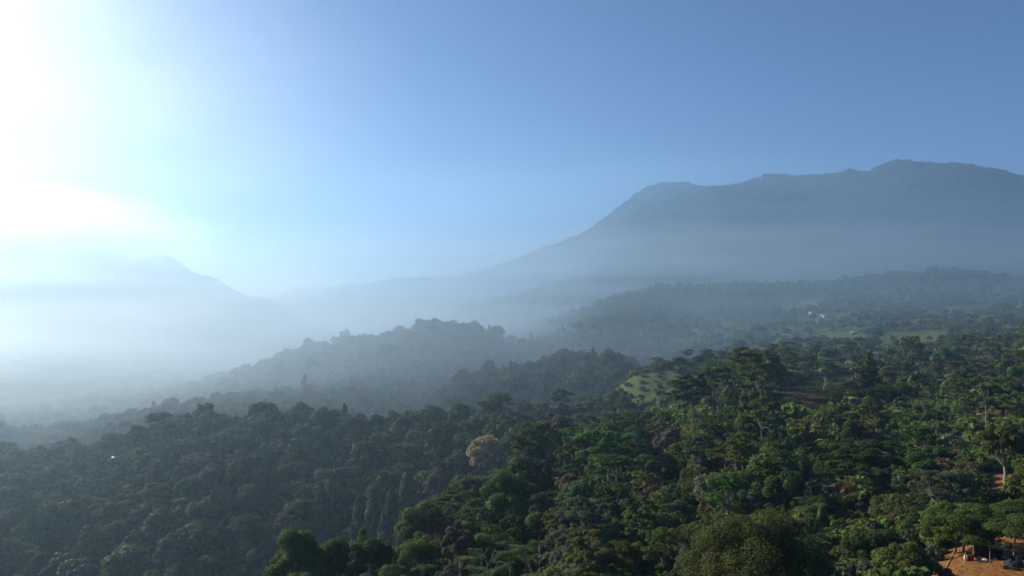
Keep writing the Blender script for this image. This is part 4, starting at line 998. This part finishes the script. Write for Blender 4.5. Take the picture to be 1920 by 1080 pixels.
# undergrowth between the near trees
usrc = []
for v in range(5):
    for m_ in (shrub(700 + v, n=1100, size=.27), shrub(720 + v, n=160, size=.75)):
        m_.materials.clear(); m_.materials.append(M_leaf_mass)
        usrc.append(D.objects.new(f"undergrowth_shrub_{len(usrc):04d}", m_))
UT = np.array([TINT[t] for t in ('dark green', 'green', 'olive green', 'grey green', 'rusty brown')])
U_ = []
for ya, yb, sp in ((60, 240, 2.6), (240, 480, 4.0), (480, 900, 6.5)):
    xs = np.arange(-.76 * yb - 10, .76 * yb + 10, sp); ys = np.arange(ya, yb, sp); gx, gy = np.meshgrid(xs, ys)
    gx = (gx + g.uniform(-.5, .5, gx.shape) * sp).ravel(); gy = (gy + g.uniform(-.5, .5, gy.shape) * sp).ravel()
    k = np.abs(gx) < .73 * gy + 10; U_.append(np.stack([gx[k], gy[k]], 1))
U_ = np.concatenate(U_); uz = hz(U_[:, 0], U_[:, 1])
ok = visible(U_[:, 0], U_[:, 1], uz + 2, 3)
for kz in ('clearing', 'bank', 'yard', 'terraces'): ok &= ~inpoly(U_[:, 0], U_[:, 1], ZW[kz])
ok &= ~(inpoly(U_[:, 0], U_[:, 1], ZW['meadow']) & (g.random(len(U_)) < .66))
ok &= ~((fbm(U_[:, 0] / 75 + 31, U_[:, 1] / 75, 3) > .0) & (U_[:, 1] > 690) & (U_[:, 0] > .2 * U_[:, 1]) & (g.random(len(U_)) < .7))
upx, upy = proj(U_[:, 0], U_[:, 1], uz)
ok &= ~((upx > 1735) & (U_[:, 1] < 100))
for x0, x1, y0, y1, pr in WIN:
    if pr < .9 or y0 < 700: continue
    yb = ground_at((x0 + x1) / 2, y1)[1] if y1 < 1075 else 101
    ok &= ~((upx > x0) & (upx < x1) & (upy > y0) & (upy - 2.5 * F / U_[:, 1] < y1 - 2) & (U_[:, 1] < yb + 1) & (g.random(len(U_)) < .8))
U_, uz = U_[ok], uz[ok]; m = len(U_)
fr = U_[:, 1] > 230
uj = g.integers(0, 5, m) * 2 + fr; ut = g.choice(5, m, p=[.3, .32, .22, .12, .04])
us_ = np.exp(g.normal(0, .35, m)) * np.interp(U_[:, 1], [60, 250, 800], [.8, 1.2, 1.9])
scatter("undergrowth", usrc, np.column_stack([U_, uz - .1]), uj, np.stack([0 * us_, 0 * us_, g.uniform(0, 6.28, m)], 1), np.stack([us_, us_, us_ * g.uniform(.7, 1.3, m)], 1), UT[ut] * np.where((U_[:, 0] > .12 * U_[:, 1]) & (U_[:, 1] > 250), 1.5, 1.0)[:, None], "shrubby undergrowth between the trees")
tx = [p[0] for p in ZW['terraces']]; ty_ = [p[1] for p in ZW['terraces']]
gx, gy = np.meshgrid(np.arange(min(tx), max(tx), .9), np.arange(min(ty_), max(ty_), 2.2)); gx, gy = gx.ravel() + g.normal(0, .12, gx.size), gy.ravel() + g.normal(0, .15, gy.size)
k = inpoly(gx, gy, ZW['terraces']) & (fbm(gx / 14, gy / 14, 2) > -.12); gx, gy = gx[k], gy[k]; cs = g.uniform(.22, .5, len(gx))
scatter("crops", usrc, np.column_stack([gx, gy, hz(gx, gy)]), g.integers(0, 5, len(gx)) * 2 + 1, np.zeros((len(gx), 3)), np.stack([cs, cs, cs], 1), UT[g.choice(5, len(gx), p=[.2, .3, .3, .1, .1])], "rows of low crops planted on the brown terraces")
print("TREES", n, "single", int(single.sum()), "shrubs", m)
scatter("rubble", [D.objects.new("rubble_clod", CLOD[0])], np.column_stack([CLOD[1], hz(CLOD[1][:, 0], CLOD[1][:, 1])]), np.zeros(len(CLOD[1])), g4.uniform(0, 6, (len(CLOD[1]), 3)), g4.uniform(.04, .2, (len(CLOD[1]), 1)) * np.array([1, .8, .6]), np.zeros((len(CLOD[1]), 3)), "clods of soil scattered over the orange clearing")
#THINGS
